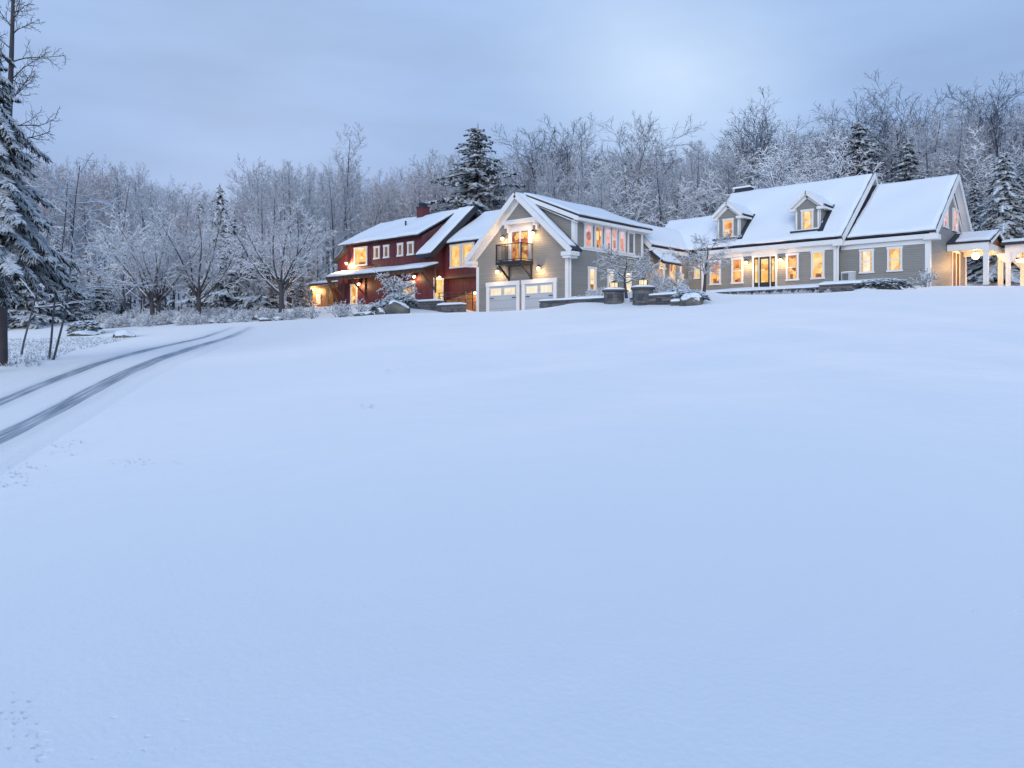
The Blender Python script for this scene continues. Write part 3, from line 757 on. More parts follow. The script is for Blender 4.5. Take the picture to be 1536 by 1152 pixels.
winpx(f, 'f', WY, 1289.7, 1311, 4.55, 6.0, glow=glow_w); winpx(f, 'f', WY, 1331, 1353.7, 4.55, 6.02, glow=glow_y)
winpx(f, 'r', WX1, 1414, 1421.2, 7.37, 8.80, glow=glow_p); winpx(f, 'r', WX1, 1428.5, 1436, 7.37, 8.80, glow=glow_p)
y0, y1 = onX(1427.5, WX1)[0], onX(1439, WX1)[0]
d = MB(); d.box(WX1+.003, WX1+.05, y0, y0+.14, 3.8, 6.02); d.box(WX1+.003, WX1+.05, y1-.14, y1, 3.8, 6.02); d.box(WX1+.003, WX1+.06, y0-.03, y1+.03, 6.0201, 6.17)
d.box(WX1+.003, WX1+.045, (y0+y1)/2-.07, (y0+y1)/2+.07, 3.8, 6.02)
d = d.build('side_door', gray_trim, f)
p = MB(); p.box(WX1+.002, WX1+.03, y0+.14, y1-.14, 3.85, 6.0); p.build('door_panel', brownwood, d)
# side porch with its own little gable
PX1, PY0, PY1, PYc = -10.95, 54.85, 59.15, 57.0
slab(f, (WX1, PY0-.1, 6.42), (PX1+.2, PY0-.1, 6.42), (PX1+.2, PYc, 7.25), (WX1, PYc, 7.25), name='porch_roof', th=.1, snow_in=(.45,.05,.05,.02))
slab(f, (WX1, PY1+.1, 6.42), (PX1+.2, PY1+.1, 6.42), (PX1+.2, PYc, 7.25), (WX1, PYc, 7.25), name='porch_roof', th=.1)
t = MB()
t.box(WX1+.04, PX1, PY0, PY0+.22, 5.92, 6.34); t.box(WX1+.04, PX1, PY1-.22, PY1, 5.92, 6.34); t.box(PX1-.22, PX1-.002, PY0+.22, PY1-.22, 5.92, 6.30)
t.beam((PX1+.18, PY0-.1, 6.30), (PX1+.18, PYc, 7.13), .05, .2); t.beam((PX1+.18, PY1+.1, 6.30), (PX1+.18, PYc, 7.13), .05, .2)
t.box(WX1+.04, PX1-.22, PY0+.22, PY1-.22, 6.20, 6.24)
t.build('porch_beam', gray_trim, f)
t = MB(); t.prism([(PY0+.3, 6.31), (PY1-.3, 6.31), (PYc, 7.0)], 'X', PX1-.10, PX1-.05); t.build('porch_gable', tanwood, f)
for x, y, w in ((PX1-.16, PY0+.12, .26), (PX1-.16, PY1-.14, .26)):
    t = MB(); t.box(x-w/2, x+w/2, y-w/2, y+w/2, 3.4, 5.92); t.box(x-w/2-.05, x+w/2+.05, y-w/2-.05, y+w/2+.05, 3.3, 3.75); t.box(x-w/2-.04, x+w/2+.04, y-w/2-.04, y+w/2+.04, 5.78, 5.915)
    t.build('porch_post', gray_trim, f)
dk = MB(); dk.box(WX1+.05, PX1+.3, PY0-.2, PY1+.2, 3.1, 3.72); dk.build('porch_floor', brownwood, f)
wpoint(f, (-12.1, 57.0, 5.4), 150, .15, (1, .55, .2))

# pavilion to the right of the porch
pv = thing('pavilion', 'flat-roofed white open pavilion glowing warm at the right edge, joined to the porch', 'pavilion', (-7, 60, 3.6))
PVX0, PVX1, PVY0, PVY1 = -10.6, -2.5, 57.6, 62.4
m = MB(); m.box(PVX0-.2, PVX1, PVY0-.3, PVY1+.3, 6.35, 6.5); r_ = m.build('roof', shingle, pv)
snow_quad((PVX0-.15, PVY0-.25, 6.5), (PVX1, PVY0-.25, 6.5), (PVX1, PVY1+.2, 6.9), (PVX0-.15, PVY1+.2, 6.9), .2).build('snow_cover', snow, r_)
m = MB(); m.box(PVX0, PVX1, PVY0, PVY0+.2, 5.85, 6.349); m.box(PVX0, PVX0+.2, PVY0+.201, PVY1, 5.85, 6.349); m.box(PVX0, PVX1, PVY1-.2, PVY1+.1, 5.85, 6.349); m.box(PVX0+.2, PVX1, PVY0+.2, PVY1-.2, 6.25, 6.29)
m.build('beam', gray_trim, pv)
for x, y in ((PVX0+.15, PVY0+.12), (-7.6, PVY0+.12), (PVX0+.15, PVY1-.1), (-7.6, PVY1-.1), (-4.6, PVY1-.1), (-4.2, PVY0+.12)):
    t = MB(); t.box(x-.12, x+.12, y-.12, y+.12, 3.4, 5.85); t.box(x-.16, x+.16, y-.16, y+.16, 3.3, 3.8)
    for s in (-1, 1):
        t.prism([(x+s*.12, 5.2), (x+s*.7, 5.849), (x+s*.12, 5.849)], 'Y', y-.08, y+.08)
    t.build('post', gray_trim, pv)
m = MB(); m.box(PVX0-.2, PVX1, PVY0-.3, PVY1+.3, 3.0, 3.7); m.build('floor', brownwood, pv)
each('wall_panel', gray_trim, pv, [(-9.4, -8.2, PVY1-.32, PVY1-.22, 3.7, 5.85), (-5.9, -4.7, PVY1-.32, PVY1-.22, 3.7, 5.85)])
wpoint(pv, (-8.8, 60, 5.6), 170, .15, (1, .55, .2)); wpoint(pv, (-5.2, 60, 5.6), 150, .15, (1, .55, .2))
# pendants
for x, y, z, lab in ((-12.1, 57.0, 5.75, 'round glowing lantern hanging in the side porch beside the grey wall'), (-9.9, 58.9, 5.45, 'wide glowing bowl pendant hanging under the pavilion ceiling')):
    o = thing('pendant_lamp', lab, 'lamp', (x, y, z))
    s = MB(); s.tube((x, y, z+.15), (x, y, 6.2), .012, .012, 5); s.build('rod', darkiron, o)
    s = MB(); R_ = .22 if z > 5.6 else .36
    s.lathe((x, y, z), [(R_*.3, -.2), (R_*.85, -.14), (R_, 0), (R_*.9, .12), (R_*.35, .2)] if z > 5.6 else [(R_*.2, -.14), (R_*.8, -.08), (R_, .05)], 16)
    s.build('lamp_glass', bulb, o, smooth=True)
# table and bench under the pavilion
tb = thing('patio_table', 'long reddish-brown patio table set under the pavilion', 'table', (-7.9, 58.6, 3.7))
m = MB(); m.box(-9.3, -6.6, 58.2, 59.1, 4.38, 4.45); m.build('tabletop', mat_plain('red_timber', (.25, .06, .03), .4), tb)
for x in (-9.1, -6.8):
    m = MB(); m.box(x-.05, x+.05, 58.3, 58.4, 3.7, 4.38); m.box(x-.05, x+.05, 58.9, 59.0, 3.7, 4.38); m.box(x-.04, x+.04, 58.4, 58.9, 4.2, 4.3); m.build('leg', brownwood, tb)
redt = MATS['red_timber']
for k, x in enumerate((-9.0, -8.2, -7.4, -6.2)):
    ch = thing('patio_chair', ['red timber chair drawn up at the left end of the patio table', 'second red timber chair along the front of the patio table', 'third red timber chair along the front of the patio table', 'red timber armchair past the right end of the patio table'][k], 'chair', (x, 57.95, 3.7), 'chairs around the patio table')
    m = MB(); m.box(x-.22, x+.22, 57.85, 58.15, 4.10, 4.15); m.build('seat', redt, ch)
    m = MB(); m.box(x-.22, x+.22, 57.76, 57.81, 4.3, 4.65); m.box(x-.22, x-.17, 57.81, 57.85, 4.1, 4.62); m.box(x+.17, x+.22, 57.81, 57.85, 4.1, 4.62); m.build('backrest', redt, ch)
    for a in (-.19, .19):
        for b_ in (57.87, 58.12): m = MB(); m.box(x+a-.02, x+a+.02, b_-.02, b_+.02, 3.7, 4.1); m.build('leg', redt, ch)

# heat pump in the corner
hx, ht = pt(1266, 47.6)
hp = thing('heat_pump', 'small pale outdoor heat pump unit against the grey wall beside the downspout', 'heat pump', (-17.75, 50.75, 3.9))
m = MB(); m.box(-18.15, -17.35, 50.6, 50.92, 4.02, 4.62); m.build('case', steel, hp)
m = MB(); m.lathe((-17.9, 50.585, 4.32), [(.0, 0), (.01, 0)], 3)
m = MB()
for k in range(9): m.box(-18.08, -17.72, 50.585, 50.598, 4.10+k*.052, 4.125+k*.052)
for k in range(4): m.box(-18.06+k*.1, -18.045+k*.1, 50.58, 50.584, 4.08, 4.56)
m.build('fan_grille', darkiron, hp)
m = MB(); m.box(-18.1, -18.02, 50.6, 50.9, 3.7, 4.02); m.box(-17.48, -17.4, 50.6, 50.9, 3.7, 4.02); m.build('stand', darkiron, hp)
snow_quad((-18.15, 50.6, 4.62), (-17.35, 50.6, 4.62), (-17.35, 50.92, 4.62), (-18.15, 50.92, 4.62), .08, jit=.01).build('snow_cap', snow, hp)

# ================================================================== RED BARN HOUSE
b = thing('barn_house', 'dark red board barn house with snow roof, brick chimney and long lean-to porch', 'house', (-49, 43, 3.3))
BX0, BX1, BY0 = -54.8, -44.1, 40.0
m = MB(); m.prism([(BY0, 1.5), (BY0, 7.05), (43.8, 10.45), (47.6, 7.05), (47.6, 1.5)], 'X', BX0, BX1); m.build('wall', redwood, b)
m = MB(); m.prism([(BY0-.005, 7.0), (BY0-.005, 8.42), (43.8, 10.5), (43.8, 7.0)], 'X', BX0-.004, -45.42); m.build('dormer_wall', redwood, b)
slab(b, (-55.35, 39.45, 8.42), (-45.25, 39.45, 8.42), (-45.25, 43.8, 10.80), (-55.1, 43.8, 10.72), name='dormer_roof', th=.09, snow_in=(.02,.04,.02,.02), sth=.15, jit=.03)
slab(b, (-45.45, 39.3, 6.84), (-43.55, 39.3, 6.84), (-43.55, 43.9, 10.92), (-45.45, 43.9, 10.92), th=.26, snow_in=(.06,.1,.06,.02), sth=.15)
slab(b, (-55.1, 48.3, 6.84), (-43.55, 48.3, 6.84), (-43.55, 43.8, 10.7), (-55.1, 43.8, 10.7), name='roof')
t = MB(); t.beam((-43.52, 39.25, 6.68), (-43.52, 43.9, 10.78), .06, .42); t.beam((-43.8, 39.4, 6.6), (-43.8, 43.9, 10.6), .5, .05)
t.build('rake_board', darkiron, b)
# lean-to end roof on the left gable
slab(b, (-57.3, 40.2, 7.25), (-57.3, 43.2, 7.25), (BX0, 43.2, 8.75), (BX0, 40.2, 8.75), name='side_roof', th=.14)
m = MB(); m.prism([(-57.0, 2), (BX0-.01, 2), (BX0-.01, 8.5), (-57.0, 7.25)], 'Y', 40.6, 43); m.build('side_wall', redwood, b)
# chimney
c = MB(); c.box(-49.75, -49.0, 43.2, 43.95, 9.9, 11.4); c = c.build('chimney', brickred, b)
q = MB(); q.box(-49.79, -48.96, 43.16, 43.99, 11.4, 11.47); q.box(-49.6, -49.15, 43.3, 43.85, 11.47, 11.65); q.prism([(-49.66, 11.65), (-49.09, 11.65), (-49.375, 11.85)], 'Y', 43.25, 43.9); q.build('chimney_cap', shingle, c)
q = MB(); q.tube((-49.0, 41.4, 9.3), (-49.0, 41.4, 10.05), .07, .07, 8); q.build('vent_pipe', shingle, b)
winpx(b, 'f', BY0-.006, 531.8, 551.2, 6.62, 8.14, glow=glow_y, rail=False, cols=1, trim=.12)
for p0, p1 in ((561.4,570),(576,584),(596.6,605),(611.7,621)): winpx(b, 'f', BY0-.006, p0, p1, 7.02, 8.03, glow=glow_d, rail=False, trim=.14)
winpx(b, 'f', BY0, 526.3, 536.2, 3.5, 5.16, glow=glow_y, rail=False, name='glass_door')
winpx(b, 'f', BY0, 605, 622.5, 3.35, 5.0, glow=glow_y, rows=2, rail=False)
winpx(b, 'r', BX1, 650.2, 664.6, 3.3, 5.12, glow=glow_y, rows=2, rail=False, name='glass_door')
# porch roof along the front
slab(b, (-55.6, 38.35, 5.72), (-43.5, 38.35, 5.72), (-43.5, 40.0, 6.2), (-55.6, 40.0, 6.2), name='porch_roof', th=.10, sth=.17)
t = MB(); t.box(-55.5, -43.6, 38.42, 38.56, 5.42, 5.6)
x = -55.4
while x < -43.7: t.beam((x, 38.3, 5.57), (x, 39.98, 6.04), .07, .12); x += .55
t.build('porch_rafters', brownwood, b)
for x in (-55.3, -52.4, -48.2, -43.9):
    t = MB(); t.beam((x, 39.95, 4.2), (x, 38.6, 5.42), .10, .12); t.box(x-.06, x+.06, 39.9, 39.998, 4.0, 6.0); t.build('porch_brace', brownwood, b)
t = MB(); t.beam((-55.4, 38.5, 5.45), (-53.9, 38.5, 3.3), .14, .14); t.build('porch_brace', brownwood, b)
sconce(b, 'f', BY0, onY(541.5, BY0)[0], 5.15, 26); sconce(b, 'f', BY0, onY(624.6, BY0)[0], 5.35, 16)
sconce(b, 'f', BY0-.006, -54.62, 6.95, 140, s=.16)
wpoint(b, (-50.5, 39.3, 5.35), 14)
# link bay with two tall windows
LX1 = -36.6
m = MB(); m.box(BX1-.1, LX1, 41.5, 46, 1.5, 7.6); m.build('link_wall', redwood, b)
m = MB(); m.box(BX1+.05, LX1-.3, 41.0, 41.498, 5.3, 7.62); m.build('window_bay', redwood, b)
m = MB(); m.box(BX1+.1, LX1-.3, 40.97, 41.49, 5.10, 5.298); m.build('bay_sill', brownwood, b)
slab(b, (BX1+.2, 40.7, 7.72), (LX1-.2, 40.7, 7.72), (LX1-.2, 45.0, 10.55), (BX1+.4, 45.0, 10.55), name='link_roof', th=.09, snow_in=(.06,.05,.02,.02), sth=.14, jit=.03)
slab(b, (BX1+.4, 49.0, 7.72), (LX1-.2, 49.0, 7.72), (LX1-.2, 45.0, 10.54), (BX1+.4, 45.0, 10.54), name='link_roof')
winpx(b, 'f', 41.0, 675.6, 692, 5.85, 7.58, glow=glow_y, rail=False); winpx(b, 'f', 41.0, 693.2, 711.8, 5.85, 7.6, glow=glow_y, rail=False)
# ramp with railing in the recess
m = MB(); m.prism([(BX1+.3, 2.2), (-37.2, 2.2), (-37.2, 4.75), (BX1+.3, 3.45)], 'Y', 41.0, 41.06); m.build('ramp_side', tanwood, b)
m = MB()
for k in range(10): x = BX1+.4+k*.7; m.box(x, x+.05, 40.1, 40.15, 2.6, 3.95)
for z in (3.1, 3.4, 3.7, 3.95): m.box(BX1+.3, -37.3, 40.10, 40.14, z, z+.04)
m.build('railing', brownwood, b)
t = MB(); t.box(-38.15, -38.0, 39.4, 39.55, 2.0, 4.9); t.build('ramp_post', paletimber, b)
sconce(b, 'r', BX1, 40.35, 5.2, 6, s=.1)
sconce(b, 'f', 41.0, -40.6, 3.9, 16, s=.08)

# annex carport at far left of the barn
an = thing('carport_annex', 'low tan timber carport with snowy roof lit by a lamp, left of the red barn', 'carport', (-60, 45, 3.3))
AX0, AX1, AY0, AY1 = -63.6, -56.0, 42.2, 47
slab(an, (AX0-.3, AY0-.4, 5.75), (AX1+.6, AY0-.4, 5.75), (AX1+.6, AY1, 6.6), (AX0-.3, AY1, 6.6), th=.14, sth=.16)
m = MB(); m.box(AX0, AX1, AY1-.2, AY1, 2, 6.4); m.prism([(AY0+.3, 2), (AY0+.3, 5.6), (AY1-.2, 6.3), (AY1-.2, 2)], 'X', AX0, AX0+.15); m.box(AX0+.15, AX0+3.0, AY0+.3, AY0+.45, 2, 5.6); m.build('wall', tanwood, an)
m = MB(); m.box(AX0, AX1+.4, AY0, AY0+.18, 5.35, 5.6); m.build('beam', paletimber, an)
for x in (-61.0, -56.6):
    m = MB(); m.box(x-.11, x+.11, AY0-.02, AY0+.2, 2.6, 5.35); m.beam((x, AY0+.09, 4.6), (x+.7, AY0+.09, 5.35), .1, .12); m.build('post', paletimber, an)
win(an, 'f', AY1-.2, -60.2, -58.2, 4.0, 5.0, glow=glow_w, rail=False); win(an, 'f', AY0+.3, -62.9, -62.3, 3.9, 4.8, glow=glow_w, rail=False)
sconce(an, 'f', AY0+.3, -63.1, 5.35, 90, s=.14); wpoint(an, (-59, 44, 5.2), 120)
# ================================================================== DRY-STONE WALLS, PILLARS, BOULDERS
def stone_run(mb, p0, p1, z0, z1, th, course=.17, rnd=random):
    """courses of separate stones between two plan points"""
    p0 = Vector((*p0, 0)); p1 = Vector((*p1, 0)); L = (p1-p0).length; d = (p1-p0).normalized(); n = Vector((d.y, -d.x, 0))
    z = z0
    while z < z1-.03:
        h = min(course*rnd.uniform(.7, 1.25), z1-z); s = 0
        while s < L-.02:
            w = min(rnd.uniform(.18, .62), L-s)
            if L-s-w < .12: w = L-s
            off = rnd.uniform(-.02, .03); a = p0+d*(s+.006); b = p0+d*(s+w-.006)
            f0 = n*(th/2+off); f1 = -n*(th/2+rnd.uniform(-.02, .03))
            vs = [a+f0, b+f0, b+f1, a+f1]
            e = rnd.uniform(-.01, .01)
            V = [(v.x, v.y, z+.004) for v in vs]+[(v.x*1, v.y*1, z+h-.006+e) for v in vs]
            mb.add(V, [(0,3,2,1),(4,5,6,7),(0,1,5,4),(1,2,6,5),(2,3,7,6),(3,0,4,7)], 0, rnd.random())
            s += w
        z += h
def stone_wall(label, p0, p1, z0, z1, th=.45, cap=True, zc=None, sn=.13):
    o = thing('stone_wall', label, 'stone wall', ((p0[0]+p1[0])/2, (p0[1]+p1[1])/2, z0), 'dry-stone garden walls')
    m = MB(); stone_run(m, p0, p1, z0, z1-.09, th); m.build('stonework', stone, o)
    d = (Vector(p1)-Vector(p0)); L = d.length; d = d/L; n = Vector((d.y, -d.x))
    m = MB(); s = 0
    while s < L:
        w = min(random.uniform(.5, 1.0), L-s)
        if L-s-w < .2: w = L-s
        a = Vector(p0)+d*(s+.006); b = Vector(p0)+d*(s+w-.006); q = th/2+.05
        V = [(a+n*q), (b+n*q), (b-n*q), (a-n*q)]
        m.add([(v.x, v.y, z1-.088) for v in V]+[(v.x, v.y, z1) for v in V], [(0,3,2,1),(4,5,6,7),(0,1,5,4),(1,2,6,5),(2,3,7,6),(3,0,4,7)], 0, random.uniform(.1, .6)); s += w
    m.build('coping', stone, o)
    q = th/2+.03
    a, b_ = Vector(p0)+n*q, Vector(p1)+n*q; c, d_ = Vector(p1)-n*(q), Vector(p0)-n*(q)
    snow_quad((*a, z1), (*b_, z1), (*c, z1), (*d_, z1), sn, jit=.03).build('snow_cap', snow, o)
    return o
def pillar(label, c, z0, z1, R=.52):
    o = thing('stone_pillar', label, 'stone pillar', (*c, z0), 'round stone pillars')
    m = MB(); z = z0
    while z < z1-.14:
        h = min(random.uniform(.11, .18), z1-.12-z); k = random.randint(9, 12); ph = random.random()
        for i in range(k):
            a0 = 2*PI*(i+ph)/k+.012; a1 = 2*PI*(i+1+ph)/k-.012; am = (a0+a1)/2; off = random.uniform(-.02, .025); r = R+off
            P = [(c[0]+math.cos(a)*rr, c[1]+math.sin(a)*rr) for a, rr in ((a0, r), (am, r), (a1, r), (a1, .2), (a0, .2))]
            m.add([(x, y, z+.004) for x, y in P]+[(x, y, z+h-.005) for x, y in P], [(4,3,2,1,0),(5,6,7,8,9)]+[(j, (j+1) % 5, 5+(j+1) % 5, 5+j) for j in range(5)], 0, random.random())
        z += h
    m.build('stonework', stone, o)
    m = MB(); m.lathe((c[0], c[1], z1-.11), [(R+.08, 0), (R+.1, .03), (R+.1, .1), (R+.06, .11)], 28); m.r = [.25]*len(m.f); m.build('capstone', stone, o)
    m = MB(); m.lathe((c[0], c[1], z1+.002), [(R+.05, 0), (R+.04, .05), (R-.06, .09), (.2, .1), (.02, .1)], 28); m.build('snow_cap', snow, o, smooth=True)
    return o
stone_wall('long low dark stone wall beside the right garage door', (-28.9, 34.4), (-24.45, 34.4), 1.2, 2.56)
stone_wall('short piece of stone wall between the two round pillars', (-23.45, 35.3), (-22.2, 35.3), 1.2, 2.55)
stone_wall('stone wall running right from the second round pillar', (-21.75, 34.4), (-20.1, 34.4), 1.2, 2.57)
stone_wall('low step of stone wall between the stone wall and the big boulder', (-20.2, 33.9), (-19.6, 33.9), 1.2, 2.18)
for k, (x, lab) in enumerate(((-24.0, 'round stone pillar at the end of the long low wall, left of the pair'), (-22.22, 'round stone pillar nearer the small snowy tree, right of the pair'))):
    pillar(lab, (x, 34.4), 1.2, 2.97+.04*k)
    z = 3.10+.04*k
    o = thing('lantern', ['small glowing lantern on the left round stone pillar', 'small glowing lantern on the right round stone pillar'][k], 'lantern', (x, 34.4, z), 'lanterns on the round pillars')
    m = MB(); s = .17
    m.box(x-s, x+s, 34.4-s, 34.4+s, z-.06, z)
    for a in (-s, s-.025):
        for b_ in (-s, s-.025): m.box(x+a, x+a+.025, 34.4+b_, 34.4+b_+.025, z, z+.24)
    m.build('frame', darkiron, o)
    m = MB(); m.box(x-s+.03, x+s-.03, 34.4-s+.03, 34.4+s-.03, z+.002, z+.235); m.build('lamp_glass', glow_w, o)
    m = MB(); m.lathe((x, 34.4, z+.24), [(s+.06, 0), (s, .03), (.03, .11)], 12); m.build('cap', darkiron, o)
    wpoint(o, (x, 34.05, z+.1), 4)
stone_wall('stone wall with stepped snowy top below the right end of the red barn', (-40.6, 34.5), (-37.4, 34.5), 1.6, 2.93)
stone_wall('stone wall joining the barn wall to the left corner of the garage', (-37.35, 34.4), (-35.2, 34.4), 1.5, 2.62)
stone_wall('low stone wall right of the boulder under the snowy evergreen', (-43.0, 34.6), (-40.65, 34.6), 1.6, 2.55)
stone_wall('terrace wall of dark flat stones in front of the farmhouse windows', (-25.0, 46.2), (-17.5, 46.2), 2.4, 3.42, th=.9, sn=.2)
stone_wall('taller terrace stones ending below the heat pump and right wing', (-17.45, 45.7), (-13.6, 45.7), 2.4, 3.50, th=1.0, sn=.2)

def boulder(name, label, x, y, z, sx, sy, sz, seed, group=None, mat=None):
    import bmesh
    bm = bmesh.new(); bmesh.ops.create_icosphere(bm, subdivisions=4, radius=1)
    r = random.Random(seed); dirs = [Vector((r.gauss(0,1), r.gauss(0,1), r.gauss(0,1))).normalized() for _ in range(16)]
    offs = [r.uniform(.62, .92) for _ in dirs]
    for v in bm.verts:
        p = v.co.copy()
        for d, o_ in zip(dirs, offs):
            k = p.dot(d)
            if k > o_: p -= d*(k-o_)*.85
        p += p*(.03*math.sin(p.x*9+seed)*math.sin(p.y*8+p.z*7))
        v.co = Vector((p.x*sx, p.y*sy, p.z*sz))
    me = bpy.data.meshes.new(name); bm.to_mesh(me); bm.free(); me.materials.append(mat or rock)
    o = bpy.data.objects.new(name, me); COL.objects.link(o); o.location = (x, y, z)
    tag(o, label, 'boulder', group); return o
def bpx(px, py, label, w, hgt, seed, t=None, group=None, dz=0):
    if t is None: x, y, z = hit(px, py)
    else: x, y = pt(px, t); z = h1(x, y)
    return boulder('boulder', label, x, y, z+dz, w/2, w/2.4, hgt, seed, group)
bpx(1037, 458, 'big angular boulder below the farmhouse, right of the stone walls', 1.25, .62, 3, t=37.9)
bpx(594, 470, 'broad pale boulder in front of the red barn, under a snowy evergreen', 1.7, .72, 5, t=43.6, dz=.2)
bpx(572, 471, 'smaller low boulder left of the broad pale boulder by the barn', .9, .42, 9, t=43.4)
bpx(546, 474, 'low flat boulder among shrubs left of the barn boulders', 1.5, .3, 12, t=43.5)
bpx(188, 506, 'snow-capped boulder at the edge of the driveway verge', 1.25, .42, 21, t=37.5)
bpx(126, 509, 'wide flat snow-covered rock left of the verge boulder', 1.9, .26, 22, t=40)
bpx(145, 505, 'low dark rock between the flat rock and the verge boulder', 1.1, .3, 28, t=41.5)
bpx(1300, 432, 'flat ledge rock at the foot of the terrace wall', 1.6, .36, 31, t=43.3)
bpx(1335, 428, 'rounded ledge rock at the right tip of the terrace', 1.2, .5, 33, t=43.6)
for k in range(14):
    px = 232+k*14+random.uniform(-4, 4); t = 48.5+random.uniform(-1.5, 1.5)
    bpx(px, 480, 'flat dark stone with snow on top edging the garden bed beside the driveway', random.uniform(.7, 1.4), random.uniform(.2, .38), 40+k, t=t, group='edging stones of the garden bed', dz=.02)

# wire fence far left
fn = thing('wire_fence', 'thin wire fence on slim dark posts behind the left garden bed', 'fence', (*pt(240, 62), h1(*pt(240, 62))))
fp = [(196, 60), (212, 61), (229, 62), (248, 63), (268, 64), (287, 64), (308, 65), (330, 66)]
tops = []
for px, t in fp:
    x, y = pt(px, t); z = h1(x, y); m = MB(); m.tube((x, y, z-.3), (x, y, z+1.45), .055, .05, 6); m.build('post', barkdark, fn); tops.append((x, y, z))
m = MB()
for a, b_ in zip(tops[:-1], tops[1:]):
    for k in (.4, .8, 1.2): m.tube((a[0], a[1], a[2]+k), (b_[0], b_[1], b_[2]+k), .012, .012, 4, cap=False)
m.build('wire', barkdark, fn)
# ================================================================== TREES
def rot_about(v, axis, ang): 
    c, s = math.cos(ang), math.sin(ang)
    return v*c+axis.cross(v)*s+axis*axis.dot(v)*(1-c)
def grow(seed, spec, base=(0,0,0), d0=(0,0,1)):
    """returns [(level, p0, p1, r0, r1)]"""
    R = random.Random(seed); out = []
    def branch(p, d, L, r, lev):
        S = spec[lev]; n = S['seg']; pts = [p]; dirs = [d]; rad = [r]; tap = S.get('tip', .25)
        for k in range(n):
            j = S['wig']
            d = (d+Vector((R.gauss(0,j), R.gauss(0,j), R.gauss(0,j)))+Vector((0,0,S['up']))/n).normalized()
            p = p+d*(L/n); pts.append(p); dirs.append(d); rad.append(r*(1-(1-tap)*(k+1)/n))
        for k in range(n): out.append((lev, pts[k], pts[k+1], rad[k], rad[k+1]))
        if lev+1 >= len(spec): return
        C = spec[lev+1]; m = C['n'] if isinstance(C['n'], int) else R.randint(*C['n'])
        az = R.uniform(0, 2*PI)
        for i in range(m):
            f = C['from']+(C.get('to', 1.0)-C['from'])*(i+R.uniform(.1, .9))/m
            q = f*n; k = min(int(q), n-1); u = q-k
            P = pts[k]*(1-u)+pts[k+1]*u; D = dirs[k+1]
            ax = D.cross(Vector((.3, .2, 1) if abs(D.z) < .9 else (1, 0, 0))).normalized()
            az += 2.4+R.uniform(-.5, .5); ax = rot_about(ax, D, az)
            ang = math.radians(R.uniform(*C['ang'])); nd = rot_about(D, ax, ang)
            if C.get('flat'): nd = Vector((nd.x, nd.y, nd.z*(1-C['flat']))).normalized()
            shape = C['shape'](f) if 'shape' in C else 1-.55*(f-C['from'])/(1.001-C['from'])
            LL = L*C['len']*shape*R.uniform(.75, 1.2)
            rr = min((rad[k]*(1-u)+rad[k+1]*u)*C['rad'], rad[k]*.9); branch(P, nd, LL, max(rr, C.get('rmin', .006)), lev+1)
    branch(Vector(base), Vector(d0).normalized(), spec[0]['L'], spec[0]['r'], 0)
    return out
def seg_mesh(name, segs, mats, sides, snowy=None, rmin=0.0, seed=1):
    """tapered prisms for every segment; snowy=(prob, lift, scale): extra bead of snow lying along the upper side"""
    P0 = np.array([s[1] for s in segs], np.float64); P1 = np.array([s[2] for s in segs], np.float64)
    r0 = np.maximum([s[3] for s in segs], rmin); r1 = np.maximum([s[4] for s in segs], rmin*.7)
    mi = np.zeros(len(segs), np.int32)
    if snowy:
        rs = np.random.RandomState(seed)
        d = P1-P0; L = np.linalg.norm(d, axis=1)+1e-9; flat = 1-np.abs(d[:, 2])/L
        k = (rs.rand(len(segs)) < snowy[0]) & (flat > .12)
        off = np.zeros((k.sum(), 3)); off[:, 2] = (r0[k]+r1[k])*.5*snowy[1]+snowy[3]*.5
        P0 = np.concatenate([P0, P0[k]+off]); P1 = np.concatenate([P1, P1[k]+off])
        ra = r0[k]*snowy[2]+snowy[3]; rb = r1[k]*snowy[2]+snowy[3]
        r0 = np.concatenate([r0, ra]); r1 = np.concatenate([r1, rb]); mi = np.concatenate([mi, np.ones(k.sum(), np.int32)])
    d = P1-P0; L = np.linalg.norm(d, axis=1, keepdims=True)+1e-9; d = d/L
    P1 = P1+d*np.minimum(r1[:, None]*.5, L*.2)
    ref = np.where(np.abs(d[:, 2:3]) > .92, np.array([[1., 0, 0]]), np.array([[0, 0, 1.]]))
    a = np.cross(d, ref); a /= np.linalg.norm(a, axis=1, keepdims=True)+1e-9; b = np.cross(d, a)
    n = len(d); S = sides; V = np.empty((n, 2*S, 3))
    for i in range(S):
        th = 2*PI*i/S+PI/2
        o = a*math.cos(th)+b*math.sin(th)
        V[:, i] = P0+o*r0[:, None]; V[:, S+i] = P1+o*r1[:, None]
    base = (np.arange(n)*2*S)[:, None]
    Fc = []
    for i in range(S):
        j = (i+1) % S; Fc.append(np.stack([base[:, 0]+i, base[:, 0]+S+i, base[:, 0]+S+j, base[:, 0]+j], -1))
    Fc = np.stack(Fc, 1).reshape(-1)
    me = bpy.data.meshes.new(name); nf = n*S
    me.vertices.add(n*2*S); me.vertices.foreach_set('co', V.reshape(-1))
    me.loops.add(nf*4); me.loops.foreach_set('vertex_index', Fc.astype(np.int32))
    me.polygons.add(nf); me.polygons.foreach_set('loop_start', np.arange(0, nf*4, 4, dtype=np.int32))
    for m in mats: me.materials.append(m)
    me.polygons.foreach_set('material_index', np.repeat(mi, S)); me.update()
    return me
PROTO = {}
